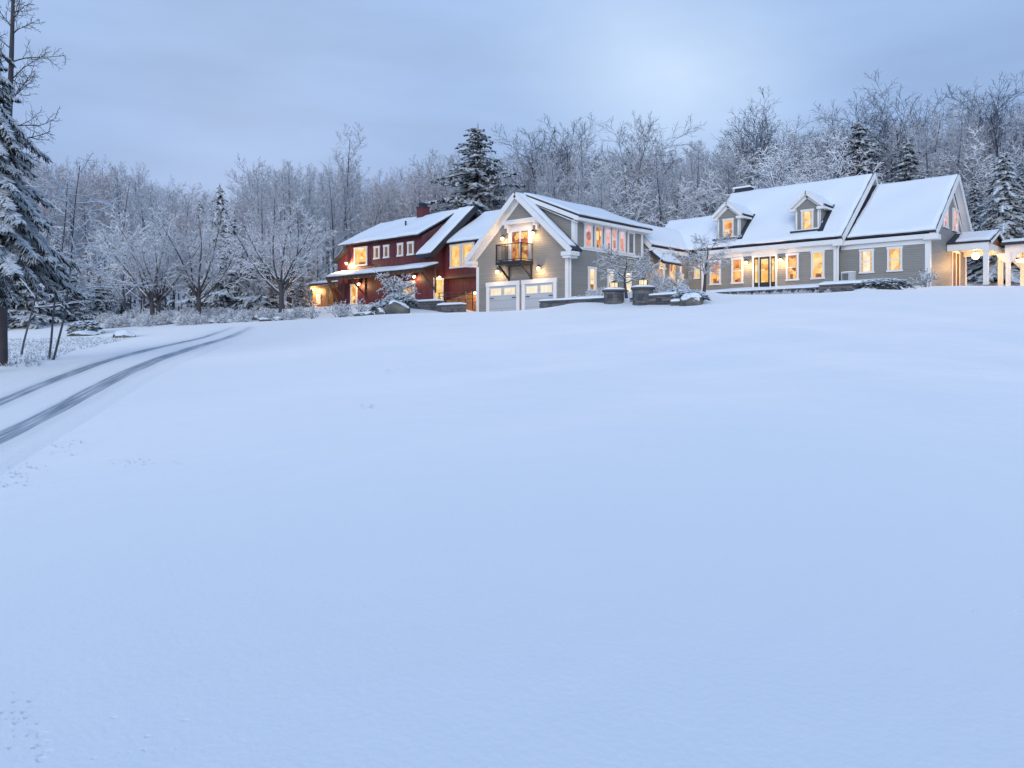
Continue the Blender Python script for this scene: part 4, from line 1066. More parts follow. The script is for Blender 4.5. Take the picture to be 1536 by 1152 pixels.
def tree_proto(key, segs, split=1, trunk_mat=None, twig_mat=None, snowy=(.75, .9, .8, .012), ts=7, cs=3, rmin=.010, seed=1, tsnow=(.7, .75, .6, .02)):
    tr = [s for s in segs if s[0] < split]; cr = [s for s in segs if s[0] >= split]
    a = seg_mesh(key+'_trunk', tr, [trunk_mat or bark, snow], ts, tsnow, seed=seed); b_ = seg_mesh(key+'_crown', cr, [twig_mat or twigm, snow], cs, snowy, rmin, seed)
    a.polygons.foreach_set('use_smooth', [True]*len(a.polygons))
    h = max(s[2].z for s in segs); PROTO[key] = (a, b_, h); return PROTO[key]
def leaf_mesh(name, V, Fq, mi, mats):
    me = bpy.data.meshes.new(name); V = np.array(V); Fq = np.array(Fq, np.int32)
    me.vertices.add(len(V)); me.vertices.foreach_set('co', V.reshape(-1))
    me.loops.add(len(Fq)*3); me.loops.foreach_set('vertex_index', Fq.reshape(-1))
    me.polygons.add(len(Fq)); me.polygons.foreach_set('loop_start', np.arange(0, len(Fq)*3, 3, dtype=np.int32))
    for m in mats: me.materials.append(m)
    me.polygons.foreach_set('material_index', np.array(mi, np.int32)); me.update(); return me
def conifer_proto(key, seed, Ht=14., W=3.6, droop=.5, z0=.08, whorls=30, per=6, snowp=.7, spread=.34, open_=1.0, tw=.17, dens=2, step=.35):
    R = random.Random(seed); V = []; Fq = []; mi = []; segs = [(0, Vector((0,0,-.5)), Vector((0,0,Ht*.5)), W*.055, W*.035), (0, Vector((0,0,Ht*.5)), Vector((0,0,Ht)), W*.035, .015)]
    def tent(p, q, w, h, m):
        d = (q-p); L = d.length
        if L < 1e-4: return
        d /= L; s = d.cross(Vector((0,0,1)))
        if s.length < .05: s = Vector((1,0,0))
        s.normalize(); mid = p+d*L*.45; o = len(V)
        V.extend([p, mid+s*w-Vector((0,0,h)), q, mid-s*w-Vector((0,0,h)), mid+Vector((0,0,h*.3))])
        for t_ in ((0,1,4),(1,2,4),(2,3,4),(3,0,4)): Fq.append((o+t_[0], o+t_[1], o+t_[2])); mi.append(m)
    for i in range(whorls):
        f = (i+R.uniform(-.3, .3))/whorls; f = max(0, f)
        Lm = W*(1-f)**.72*R.uniform(.75, 1.15)+.12
        for j in range(per):
            if R.random() > open_: continue
            a = 2*PI*(j+R.random()*.7)/per+i*1.7; L = Lm*R.uniform(.5, 1.25)
            z = Ht*(z0+(1-z0)*min(.985, max(0, f+R.uniform(-.6, .6)/whorls))); p = Vector((0,0,z)); n = max(3, int(L/step)); dr = droop*R.uniform(.6, 1.3)
            o = Vector((math.cos(a), math.sin(a), 0)); prev = p
            for k in range(1, n+1):
                u = k/n; q = p+o*(L*u)+Vector((0,0,L*(.12*u-dr*u*u*.9+.16*u**4)))+Vector((R.gauss(0,.03),R.gauss(0,.03),R.gauss(0,.03)))
                segs.append((1, prev, q, .035*(1-u)+.012, .03*(1-u)+.01))
                ln = spread*L*(1-.75*u)+.18
                for s in (-1, 1)*dens:
                    an = a+s*R.uniform(.55, 1.25); dd = Vector((math.cos(an), math.sin(an), -R.uniform(.15, .8)))
                    st = prev.lerp(q, R.random()); ll = ln*R.uniform(.55, 1.1); e = st+dd*ll
                    tent(st, e, tw*R.uniform(.35, .7)*(.5+ll*.6), .05+.07*ll, 0)
                    if R.random() < .6: tent(st-Vector((0,0,.04)), st+Vector((dd.x*.4, dd.y*.4, -.8))*ll*.8, tw*.4, .04, 0)
                    if R.random() < snowp: 
                        c0 = st.lerp(e, R.uniform(0, .25)); tent(c0+Vector((0,0,.05)), st.lerp(e, R.uniform(.7, 1.02))+Vector((0,0,.04)), tw*R.uniform(.25, .5)*(.5+ll*.5), .02, 1)
                tent(prev, q+(q-prev)*.4, tw*.8, .06, 0)
                if R.random() < snowp: tent(prev+Vector((0,0,.06)), q+(q-prev)*.2+Vector((0,0,.05)), tw*.55, .02, 1)
                prev = q
    tent(Vector((0,0,Ht-.5)), Vector((.03,0,Ht+.25)), .08, .03, 0)
    tm = seg_mesh(key+'_trunk', segs, [barkdark, snow], 5)
    cm = leaf_mesh(key+'_crown', [tuple(v) for v in V], Fq, mi, [needle, snow])
    PROTO[key] = (tm, cm, Ht)
def place(key, x, y, s, rz, name, label, cat='tree', group=None, z=None, sxy=None, tilt=None, sink=.1):
    tm, cm, h = PROTO[key]
    o = thing(name, label, cat, (x, y, (h1(x, y) if z is None else z)-sink), group)
    o.rotation_euler = (0, 0, rz) if not tilt else (tilt[0], tilt[1], rz); q = sxy or s; o.scale = (q, q, s)
    for nm, me in (('trunk', tm), ('crown', cm)):
        c = bpy.data.objects.new(nm, me); COL.objects.link(c); c.parent = o
    return o
def ppx(key, px, t, hgt, name, label, **k):
    x, y = pt(px, t); return place(key, x, y, hgt/PROTO[key][2], k.pop('rz', random.uniform(0, 6.28)), name, label, **k)

# --- prototypes
def forest_spec(tall, wide, dense=1.0):
    return [dict(L=tall, r=.17, seg=12, wig=.035, up=.05, tip=.12),
            dict(n=int(24*dense), **{'from': .26}, len=.34*wide, ang=(28, 58), seg=6, wig=.10, up=.55, rad=.42, tip=.25, rmin=.02),
            dict(n=9, **{'from': .18}, len=.46, ang=(25, 60), seg=4, wig=.14, up=.3, rad=.5, tip=.3, rmin=.012),
            dict(n=7, **{'from': .1}, len=.5, ang=(20, 60), seg=2, wig=.2, up=.1, rad=.6, tip=.4, rmin=.010)]
TW = (.42, .8, .75, .006)
for k, (tall, wide, dense, mt, seed) in enumerate([(15, 1.0, 1, bark, 1), (16, .72, 1, bark, 2), (14, 1.15, 1.1, bark, 3), (17, .9, .8, barkdark, 4), (13, 1.25, 1.2, bark, 5), (16, .6, 1.3, barkdark, 6)]):
    tree_proto('forest%d' % k, grow(seed*13, forest_spec(tall, wide, dense)), trunk_mat=mt, twig_mat=twigm if k != 4 else twigw, snowy=TW, rmin=.014, seed=k+1)
# tall open hardwoods with a forked, rounded head that rise above the wood
def tall_spec():
    return [dict(L=17, r=.22, seg=12, wig=.05, up=.05, tip=.15),
            dict(n=18, **{'from': .40}, len=.38, ang=(22, 58), seg=7, wig=.12, up=.45, rad=.55, tip=.25, rmin=.03, shape=lambda f: 1.1-.6*abs(f-.6)),
            dict(n=10, **{'from': .2}, len=.5, ang=(25, 60), seg=4, wig=.16, up=.2, rad=.55, tip=.3, rmin=.015),
            dict(n=7, **{'from': .15}, len=.5, ang=(20, 60), seg=2, wig=.2, up=.1, rad=.6, tip=.4, rmin=.011)]
for k in range(3): tree_proto('tall%d' % k, grow(101+k*7, tall_spec()), trunk_mat=barkdark, twig_mat=darktwig, snowy=(.15, .8, .6, .005), rmin=.015, seed=k+3)
# undergrowth tree, low dense and very white
def bushy_spec():
    return [dict(L=6, r=.09, seg=6, wig=.1, up=.1, tip=.2),
            dict(n=16, **{'from': .08}, len=.62, ang=(30, 70), seg=6, wig=.16, up=.25, rad=.6, tip=.25, rmin=.02),
            dict(n=9, **{'from': .15}, len=.45, ang=(25, 65), seg=3, wig=.2, up=.0, rad=.5, tip=.3, rmin=.012),
            dict(n=7, **{'from': .1}, len=.5, ang=(20, 60), seg=2, wig=.2, up=-.1, rad=.6, tip=.4, rmin=.011)]
for k in range(3): tree_proto('bushy%d' % k, grow(61+k*5, bushy_spec()), twig_mat=twigw if k == 1 else frost_twig, snowy=(.95, .9, .9, .012), rmin=.012, seed=k+3)
# garden vase-shaped tree
def vase_spec(L=2.2):
    return [dict(L=L, r=.17, seg=4, wig=.04, up=.1, tip=.8),
            dict(n=9, **{'from': .62}, to=1.0, len=2.3, ang=(22, 52), seg=9, wig=.07, up=.42, rad=.5, tip=.2, rmin=.03, shape=lambda f: 1.0),
            dict(n=10, **{'from': .16}, len=.42, ang=(22, 48), seg=5, wig=.10, up=.3, rad=.48, tip=.25, rmin=.015),
            dict(n=8, **{'from': .1}, len=.48, ang=(22, 55), seg=3, wig=.14, up=.15, rad=.55, tip=.3, rmin=.009),
            dict(n=4, **{'from': .2}, len=.5, ang=(25, 55), seg=1, wig=.1, up=.0, rad=.6, tip=.5, rmin=.007)]
for k in range(3): tree_proto('vase%d' % k, grow(201+k*3, vase_spec()), split=2, trunk_mat=barktan, twig_mat=frost_twig, snowy=(.8, .9, .7, .007), rmin=.007, seed=k+5, tsnow=(.6, .7, .55, .012))
# small spreading layered tree (heavy snow on every branch)
def crab_spec(L, r, spread, n=9):
    return [dict(L=L, r=r, seg=5, wig=.09, up=.1, tip=.15),
            dict(n=n, **{'from': .34}, len=spread, ang=(52, 88), seg=8, wig=.15, up=.10, rad=.55, tip=.25, rmin=.02, shape=lambda f: 1.15-.45*f),
            dict(n=8, **{'from': .2}, len=.46, ang=(30, 70), seg=5, wig=.2, up=.12, rad=.55, tip=.3, rmin=.013, flat=.4),
            dict(n=8, **{'from': .12}, len=.52, ang=(30, 70), seg=3, wig=.2, up=.1, rad=.6, tip=.4, rmin=.006, flat=.2)]
for k, (L, r, sp, n) in enumerate(((2.7, .10, .78, 12), (3.2, .10, .66, 13), (1.7, .13, .85, 9))):
    tree_proto('crab%d' % k, grow(301+k*11, crab_spec(L, r, sp, n)), split=1, trunk_mat=barktan, twig_mat=barkdark, snowy=(1.0, 1.0, .8, .008), rmin=.007, seed=k+5, tsnow=(.4, .7, .5, .012))
umb = [dict(L=1.05, r=.10, seg=4, wig=.06, up=.1, tip=.7),
       dict(n=12, **{'from': .55}, len=1.15, ang=(48, 78), seg=7, wig=.16, up=.12, rad=.6, tip=.3, rmin=.025, shape=lambda f: 1.0),
       dict(n=8, **{'from': .25}, len=.48, ang=(30, 70), seg=4, wig=.22, up=-.05, rad=.6, tip=.35, rmin=.014, flat=.5),
       dict(n=7, **{'from': .15}, len=.5, ang=(30, 70), seg=3, wig=.22, up=-.05, rad=.6, tip=.4, rmin=.006)]
tree_proto('umbrella', grow(555, umb), trunk_mat=barkdark, twig_mat=barkdark, snowy=(1.0, 1.0, .8, .009), rmin=.007, tsnow=(.4, .7, .5, .012))
# multi-stem shrubs
def shrub(seed, n, hgt, lean, twn=6, wig=.12, r=.014):
    R = random.Random(seed); segs = []
    spec = [dict(L=hgt, r=r, seg=4, wig=wig, up=.1, tip=.4), dict(n=twn, **{'from': .3}, len=.45, ang=(20, 60), seg=3, wig=.2, up=.15, rad=.7, tip=.4, rmin=.007), dict(n=3, **{'from': .3}, len=.5, ang=(20, 60), seg=1, wig=.2, up=0, rad=.7, tip=.5, rmin=.006)]
    for i in range(n):
        a = R.uniform(0, 6.28); l = R.uniform(.05, lean); spec[0]['L'] = hgt*R.uniform(.7, 1.1)*(1-.25*l)
        segs += grow(seed*100+i, spec, (math.cos(a)*.12*l, math.sin(a)*.12*l, -.05), (math.cos(a)*l, math.sin(a)*l, 1))
    return segs
tree_proto('shrub_stiff', shrub(5, 16, 1.15, .9), trunk_mat=barkdark, twig_mat=barkdark, snowy=(.8, .9, .8, .010), rmin=.008, ts=4, tsnow=(.4, .7, .6, .008))
tree_proto('shrub_stiff2', shrub(6, 13, 1.1, .8, 5), trunk_mat=barkdark, twig_mat=barkdark, snowy=(.8, .9, .8, .010), rmin=.008, ts=4, tsnow=(.4, .7, .6, .008))
tree_proto('mound', shrub(8, 46, .75, 1.9, 7, .2, .010), trunk_mat=twigw, twig_mat=twigw, snowy=(.75, .9, .8, .009), rmin=.007, ts=3, tsnow=(.5, .7, .6, .008))
tree_proto('mound2', shrub(9, 50, .7, 2.4, 7, .22, .010), trunk_mat=twigm, twig_mat=twigm, snowy=(.85, .9, .8, .010), rmin=.007, ts=3, tsnow=(.5, .7, .6, .008))
conifer_proto('spruce0', 3, 15, 4.2, .6, whorls=32, per=7, snowp=1.0)
conifer_proto('spruce1', 4, 14, 3.5, .8, whorls=36, per=7, snowp=.7)
conifer_proto('hemlock', 9, 14, 3.9, .8, z0=.30, whorls=46, per=8, snowp=.75, tw=.055, dens=5, step=.26, spread=.26)
conifer_proto('spruce2', 5, 16, 5.4, .5, whorls=30, per=8, snowp=1.0, open_=.85, tw=.2)
conifer_proto('spruce_low', 6, 7, 3.4, .4, z0=.0, whorls=20, per=8, snowp=.8)

# ================================================================== TREE PLACEMENT
TLX = [-300,0,100,150,200,260,300,340,370,400,440,480,515,550,600,650,690,730,760,800,850,900,930,960,1000,1040,1100,1150,1200,1240,1290,1330,1370,1420,1490,1536,1800]
TLY = [230,236,234,236,246,264,282,276,246,236,240,244,236,238,256,238,228,230,228,216,212,216,214,216,216,214,200,196,196,192,190,170,168,168,160,160,150]
FAMILY = ['forest0','forest1','forest2','forest3','forest4','forest5']
R = random.Random(42)
zones = [(-1e9, 330, 'bare snow-dusted tree in the wood on the left beyond the driveway', 'bare trees of the left wood'),
         (330, 620, 'bare snow-dusted tree in the wood behind the red barn house', 'bare trees behind the red barn'),
         (620, 870, 'bare snow-dusted tree in the wood behind the garage roof', 'bare trees behind the garage'),
         (870, 1090, 'bare snow-dusted tree in the wood behind the low middle roof', 'bare trees behind the middle roof'),
         (1090, 1330, 'bare snow-dusted tree on the rise behind the dormered main roof', 'bare trees behind the main roof'),
         (1330, 1e9, 'bare snow-dusted tree on the rise behind the right wing', 'bare trees behind the right wing')]
def zone(px):
    for a, b_, l, g_ in zones:
        if a <= px < b_: return l, g_
placed = []
def clear_of_house(x, y):
    return not ((-66 < x < -34 and 36 < y < 51) or (-36 < x < -1 and 34 < y < 64))
cnt = 0; tries = 0
while cnt < 268 and tries < 20000:
    tries += 1
    px = R.uniform(-40, 1580)
    row = R.random()
    if px < 430: t = 64+row**1.3*52
    elif px < 720: t = 76+row**1.3*48
    else: t = 74+row**1.3*50
    x, y = pt(px, t)
    if not clear_of_house(x, y): continue
    if any((x-a)**2+(y-c)**2 < 3.0 for a, c in placed): continue
    placed.append((x, y)); z = h1(x, y)
    yt = np.interp(px, TLX, TLY)+R.uniform(-6, 10)
    yt += (0 if R.random() < .35 else R.uniform(10, 40)); hgt = (HY-yt)/F*t-z
    hgt = max(6, min(hgt, 27))
    key = R.choice(FAMILY)
    lab, grp = zone(px)
    s = hgt/PROTO[key][2]; place(key, x, y, s, R.uniform(0, 6.28), 'bare_tree', lab, group=grp, z=z, sxy=min(1.25, max(.75, s))*R.uniform(.85, 1.1)); cnt += 1
# bushy understory along the near edge of the wood
cnt = 0
while cnt < 135:
    px = R.uniform(-30, 1570); t = (60 if px < 460 else 70)+R.random()*22
    if 430 < px < 560: t += 6
    x, y = pt(px, t)
    if not clear_of_house(x, y): continue
    lab = 'low snow-laden shrubby tree at the edge of the wood '+('left of the barn' if px < 460 else 'behind the barn and garage' if px < 870 else 'behind the farmhouse')
    place(R.choice(['bushy0','bushy1','bushy2']), x, y, (R.uniform(1.2, 1.9) if px > 860 and R.random() < .6 else R.uniform(.6, 1.15)), R.uniform(0, 6.28), 'shrubby_tree', lab, group='understory '+lab[-18:]); cnt += 1
# tall individual trees above the treeline: px, top y, distance, kind, label
for px, yt, t, key, lab in [
  (515, 184, 92, 'forest3', 'tall dense bare tree rising highest left of the red barn roof'),
  (440, 230, 86, 'forest2', 'broad bare tree topping the wood above the garden trees'),
  (400, 234, 90, 'forest0', 'bare tree left of the broad one above the garden trees'),
  (655, 210, 95, 'forest2', 'wide bare tree left of the large spruce'),
  (800, 176, 90, 'tall0', 'open arching bare tree just right of the large spruce'),
  (835, 172, 92, 'tall1', 'second open arching bare tree right of the large spruce'),
  (870, 180, 88, 'forest1', 'upright twiggy bare tree above the dormer roof of the garage'),
  (957, 160, 86, 'tall2', 'round-headed bare tree standing alone above the wood'),
  (1108, 160, 84, 'tall1', 'slender tall bare tree left of the two near the bright sky'),
  (1151, 146, 84, 'tall0', 'tall spreading bare tree before the bright patch of sky'),
  (1235, 163, 88, 'forest3', 'pointed bare tree between the bright sky and the main ridge'),
  (1292, 134, 80, 'tall2', 'tall bare tree with open crown above the main roof apex'),
  (1358, 112, 80, 'tall0', 'tallest bare tree above the right wing roof'),
  (1396, 150, 82, 'forest3', 'narrow bare tree right of the tallest one'),
  (1447, 132, 84, 'forest0', 'bushy bare tree above the right gable'),
  (1490, 105, 82, 'tall2', 'very tall bare tree above the porch roof'),
  (1512, 122, 86, 'tall1', 'leaning bare tree at the right edge above the pavilion')]:
    x, y = pt(px, t); z = h1(x, y); hgt = (HY-yt)/F*t-z
    place(key, x, y, hgt/PROTO[key][2], R.uniform(0, 6.28), 'bare_tree', lab, z=z, sxy=max(1.0, min(1.45, 1.15*hgt/PROTO[key][2])))
# conifers: px, top y, distance, kind, width factor, label
for px, yt, t, key, sx, lab in [
  (717, 184, 78, 'spruce2', 1.4, 'large snowy spruce towering behind the garage roof'),
  (330, 276, 70, 'spruce1', .9, 'dark pointed spruce behind the left garden trees'),
  (300, 300, 74, 'spruce1', .7, 'slim spruce left of the dark pointed one'),
  (352, 330, 63, 'spruce_low', 1.1, 'broad low spruce behind the fence'),
  (395, 375, 64, 'spruce_low', 1.0, 'small spruce behind the garden tree nearest the barn'),
  (452, 405, 72, 'spruce_low', .8, 'dark little spruce left of the carport'),
  (1065, 262, 80, 'spruce1', .6, 'thin young spruce behind the middle roof'),
  (1288, 178, 74, 'spruce0', 1.25, 'dark spruce close behind the main roof apex'),
  (1360, 208, 72, 'spruce0', 1.4, 'snowy spruce behind the right wing ridge'),
  (1262, 222, 78, 'spruce0', 1.2, 'snowy spruce left of the main roof apex'),
  (1400, 240, 76, 'spruce2', 1.0, 'wide snowy spruce behind the right gable'),
  (1505, 222, 66, 'spruce1', 1.2, 'dark drooping spruce behind the pavilion'),
  (1462, 260, 70, 'spruce0', .8, 'snow-covered spruce between the gable and the pavilion'),
  (1545, 215, 70, 'spruce0', 1.1, 'snowy spruce cut by the right edge of the picture'),
  (22, 360, 50, 'spruce_low', 1.0, 'dark snowy spruce behind the big left trunk'),
  (62, 375, 54, 'spruce_low', 1.15, 'wide dark spruce with skirts on the snow at left'),
  (108, 398, 55, 'spruce_low', 1.1, 'low wide spruce in the middle of the left group'),
  (150, 408, 57, 'spruce_low', 1.0, 'low spruce at the right end of the left group'),
  (84, 350, 60, 'spruce0', .8, 'taller spruce behind the left low group'),
  (180, 360, 66, 'spruce1', .7, 'slender spruce beyond the low group on the left'),
  (236, 330, 68, 'spruce1', .6, 'narrow spruce behind the twin-trunked garden tree')]:
    x, y = pt(px, t); z = h1(x, y); hgt = (HY-yt)/F*t-z; s = hgt/PROTO[key][2]
    place(key, x, y, s, R.uniform(0, 6.28), 'snowy_spruce', lab, z=z, sxy=s*sx)
# near left: big hemlock just outside, bare trunk and overhanging boughs
x, y = pt(-30, 20.5); place('hemlock', x, y, 9.9/14, 1.0, 'snowy_hemlock', 'big drooping hemlock at the left edge beside the thick trunk', sxy=.50)
def near_tree():
    spec = [dict(L=13, r=.15, seg=14, wig=.008, up=.02, tip=.12),
            dict(n=34, **{'from': .42}, len=.13, ang=(35, 85), seg=7, wig=.12, up=.25, rad=.30, tip=.25, rmin=.022),
            dict(n=8, **{'from': .15}, len=.5, ang=(25, 60), seg=5, wig=.16, up=.1, rad=.5, tip=.3, rmin=.010),
            dict(n=6, **{'from': .15}, len=.45, ang=(25, 60), seg=3, wig=.2, up=.1, rad=.55, tip=.4, rmin=.005)]
    return grow(777, spec, d0=(-RT[0]*.06, -RT[1]*.06, 1))
tree_proto('near', near_tree(), split=1, trunk_mat=barktan, twig_mat=barkdark, snowy=(.35, .8, .6, .004), rmin=.0045, ts=12)
x, y = pt(3, 22.5); place('near', x, y, 1.0, 2.2, 'bare_tree', 'thick reddish bare trunk at the left edge with boughs against the sky')
def sapling(seed, L, lean, arch):
    spec = [dict(L=L, r=.036, seg=8, wig=.04, up=.05, tip=.3),
            dict(n=9, **{'from': .35}, len=.42, ang=(50, 85), seg=6, wig=.1, up=-.15, rad=.4, tip=.3, rmin=.012),
            dict(n=6, **{'from': .2}, len=.4, ang=(25, 60), seg=3, wig=.15, up=-.1, rad=.6, tip=.4, rmin=.007)]
    return grow(seed, spec, d0=(lean[0], lean[1], 1))
for k, (px, t, L, ln, lab) in enumerate([(73, 24.3, 5.5, .12, 'slim dark sapling, left of the leaning pair by the verge'), (79, 24.0, 6.0, .24, 'slim pale sapling leaning right beside its dark twin'), (31, 26, 4.5, .18, 'thin sapling leaning right beside the thick trunk')]):
    tree_proto('sap%d' % k, sapling(900+k, L, (RT[0]*ln, RT[1]*ln), 0), trunk_mat=bark, twig_mat=twigm, snowy=(.95, 1, .9, .008), rmin=.007)
    x, y = pt(px, t); place('sap%d' % k, x, y, 1, 0, 'sapling', lab)
# garden trees
ppx('vase0', 421, 48, 7.9, 'garden_tree', 'round-crowned garden tree nearest the barn porch', rz=.5)
ppx('vase1', 298, 50, 7.6, 'garden_tree', 'spreading garden tree in the middle of the bed', rz=2.2)
ppx('vase2', 230, 49, 7.2, 'garden_tree', 'left stem of the twin garden trees', rz=1)
ppx('vase1', 237, 49.2, 6.8, 'garden_tree', 'right stem of the twin garden trees', rz=4)
ppx('vase2', 389, 62, 3.0, 'garden_tree', 'small warm-lit tree behind the bed, beyond the round-crowned one')
ppx('crab0', 940, 43.2, 3.15, 'crabapple_tree', 'layered snowy little tree above the left stone pillar', sxy=1.0, rz=.3)
ppx('crab1', 1055.5, 44.2, 3.5, 'crabapple_tree', 'layered snowy little tree before the farmhouse windows, right of the boulder', sxy=1.05, rz=1.9)
ppx('umbrella', 598, 48.5, 2.9, 'small_maple', 'snow-laden umbrella-shaped maple in front of the red barn wall', rz=.8, sxy=1.15)
ppx('crab2', 1012, 43.6, 1.4, 'small_maple', 'low snowy shrub tree between the two layered trees', sxy=.6, rz=2)
# shrubs of the gardens
for px, t, hgt, key, sx, lab in [
  (509, 48.5, 1.15, 'shrub_stiff', 1.0, 'stiff snowy shrub beside the carport post'),
  (540, 46.5, 1.2, 'shrub_stiff2', .95, 'upright twiggy shrub left of the barn boulders'),
  (469, 46, 1.0, 'shrub_stiff2', .85, 'upright twiggy shrub in front of the carport'),
  (512, 45.2, .7, 'shrub_stiff', .8, 'small twiggy shrub before the barn glass door'),
  (572, 48.5, 1.1, 'shrub_stiff', 1.0, 'wide snow-caked shrub against the barn wall'),
  (1388, 44.6, 1.15, 'shrub_stiff', .85, 'bare stiff shrub at the corner of the right wing'),
  (1022, 42.6, 1.0, 'mound2', 1.0, 'snowy mounded shrub behind the big boulder'),
  (1000, 43.6, 1.2, 'mound', 1.0, 'dark twiggy bush by the lit entry'),
  (985, 45, 1.5, 'mound', .9, 'taller twiggy bush before the connector windows'),
  (890, 45.5, .8, 'mound2', 1.0, 'snowy mound of twigs against the garage side wall'),
  (905, 44.5, .8, 'mound', 1.0, 'second snowy mound of twigs along the garage side wall')]:
    ppx(key, px, t, hgt, 'snowy_shrub', lab, sxy=sx, cat='shrub')
cnt = 0
while cnt < 62:
    px = R.uniform(150, 455); t = 46.5+R.random()*9
    x, y = pt(px, t); key = R.choice(['mound', 'mound2'])
    place(key, x, y, R.uniform(.75, 1.15), R.uniform(0, 6.28), 'spirea_bush', 'low mounded snowy bush in the garden bed along the driveway', cat='shrub', group='mounded bushes of the garden bed', sxy=R.uniform(.8, 1.25)); cnt += 1
# ornamental grass hedge below the terrace
for k in range(24):
    x = -24.3+k*.32; y = 45.35+R.uniform(-.15, .15)
    place('mound2', x, y, R.uniform(.5, .72), R.uniform(0, 6.28), 'hedge_plant', 'low frosted plant in the row below the terrace wall', cat='plant', group='frosted row below the terrace', sxy=.55, z=2.95)
# creeping evergreens draped over rocks
def creeper(label, cx, cy, z, sx, sy, sz, seed, n=420):
    Rr = random.Random(seed); V = []; Fq = []; mi = []
    for i in range(n):
        a = Rr.uniform(0, 6.28); rr = math.sqrt(Rr.random()); X = math.cos(a)*rr*sx; Y = math.sin(a)*rr*sy; Z = sz*math.sqrt(max(0, 1-rr*rr))*Rr.uniform(.75, 1.05)
        for q in range(2):
            m_ = q; an = a+Rr.uniform(-1, 1); ln = Rr.uniform(.15, .34); w = Rr.uniform(.05, .10)*(1.2 if q else 1)
            if q and (Rr.random() > .6 or rr > .9): continue
            d = Vector((math.cos(an), math.sin(an), Rr.uniform(-.7, .3) if not q else Rr.uniform(-.3, .1))); p = Vector((X, Y, Z+(.05 if q else 0)))
            s = d.cross(Vector((0,0,1))).normalized(); e = p+d*ln; mid = p.lerp(e, .5); o = len(V)
            V += [tuple(p), tuple(mid+s*w-Vector((0,0,.02))), tuple(e), tuple(mid-s*w-Vector((0,0,.02))), tuple(mid+Vector((0,0,.03)))]
            for t_ in ((0,1,4),(1,2,4),(2,3,4),(3,0,4)): Fq.append((o+t_[0], o+t_[1], o+t_[2])); mi.append(m_)
    me = leaf_mesh('creeping_juniper', V, Fq, mi, [juniper, snow]); o = bpy.data.objects.new('creeping_juniper', me); COL.objects.link(o); o.location = (cx, cy, z)
    tag(o, label, 'shrub'); return o
x, y = pt(598, 44.6); creeper('dark creeping evergreen under snow, draped over the pale barn boulder', x, y, 2.2, 1.25, .6, .72, 1, 1100)
x, y = pt(573, 43.9); creeper('trailing tail of evergreen hanging left of the pale barn boulder', x, y, 1.95, .6, .4, .45, 2, 260)
x, y = pt(1035, 38.5); creeper('dark creeping evergreen under snow on top of the big boulder', x, y, 2.2, .85, .5, .5, 3, 420)
x, y = pt(1070, 39); creeper('low evergreen sprigs poking from snow right of the big boulder', x, y, 1.85, 1.5, .4, .22, 4, 260)
x, y = pt(1322, 43.2); creeper('evergreen mat under snow at the right tip of the terrace wall', x, y, 3.1, 1.5, .5, .55, 5, 560)
creeper('low plants buried in snow behind the long low stone wall', -26.6, 35.3, 2.35, 2.0, .5, .42, 7, 420)
creeper('low plants buried in snow behind the wall right of the pillars', -20.7, 35.3, 2.4, 1.1, .5, .45, 8, 260)
x, y = pt(127, 42); creeper('dark evergreen mat behind the flat rock on the left', x, y, h1(x, y)+.05, 1.2, .6, .6, 6, 420)

# clods and dents kicked up on the lawn
V = []; Fq = []
def clods(cx, cy, n, sx, sy, s0, s1):
    for i in range(n):
        px, py = cx+R.gauss(0, sx), cy+R.gauss(0, sy)
        x, y, z = hit(px, py); s = R.uniform(s0, s1); o = len(V); a = R.uniform(0, 6)
        V.extend([(x+math.cos(a+k*1.57)*s*R.uniform(.6, 1.3), y+math.sin(a+k*1.57)*s, z-.02) for k in range(4)]+[(x, y, z+s*R.uniform(.5, .9))])
        Fq.extend([(o, o+1, o+4), (o+1, o+2, o+4), (o+2, o+3, o+4), (o+3, o, o+4)])
clods(25, 1090, 26, 14, 26, .008, .022); clods(210, 695, 30, 34, 2.5, .012, .035); clods(552, 611, 8, 6, 2, .02, .05); clods(590, 558, 10, 18, 5, .02, .05)
clods(30, 712, 45, 22, 12, .012, .045); clods(80, 672, 40, 32, 10, .012, .04); 
me = leaf_mesh('snow_clods', V, Fq, [0]*len(Fq), [snow]); o = bpy.data.objects.new('snow_clods', me); COL.objects.link(o); tag(o, 'small loose clods of snow scattered on the lawn near the driveway', 'snow clods', kind='stuff')
# twigs and leaf litter poking out of the verge snow at left
V = []; Fq = []
for i in range(1500):
    px = R.uniform(-20, 190); t = 22+R.random()*16
    if px > 60+(t-22)*9.5: continue
    x, y = pt(px, t); z = h1(x, y); s = R.uniform(.02, .055); a = R.uniform(0, 6.28); o = len(V)
    V += [(x-s, y, z-.01), (x+s, y+s*.5, z-.01), (x+math.cos(a)*s*1.5, y+math.sin(a)*s*1.5, z+R.uniform(.04, .13)), (x, y+s, z-.01)]
    Fq += [(o, o+1, o+2), (o+1, o+3, o+2), (o+3, o, o+2)]
me = leaf_mesh('ground_cover', V, Fq, [0]*len(Fq), [barkdark]); o = bpy.data.objects.new('ground_cover', me); COL.objects.link(o); tag(o, 'sparse dark leaf tips poking through snow on the left verge', 'ground cover', kind='stuff')

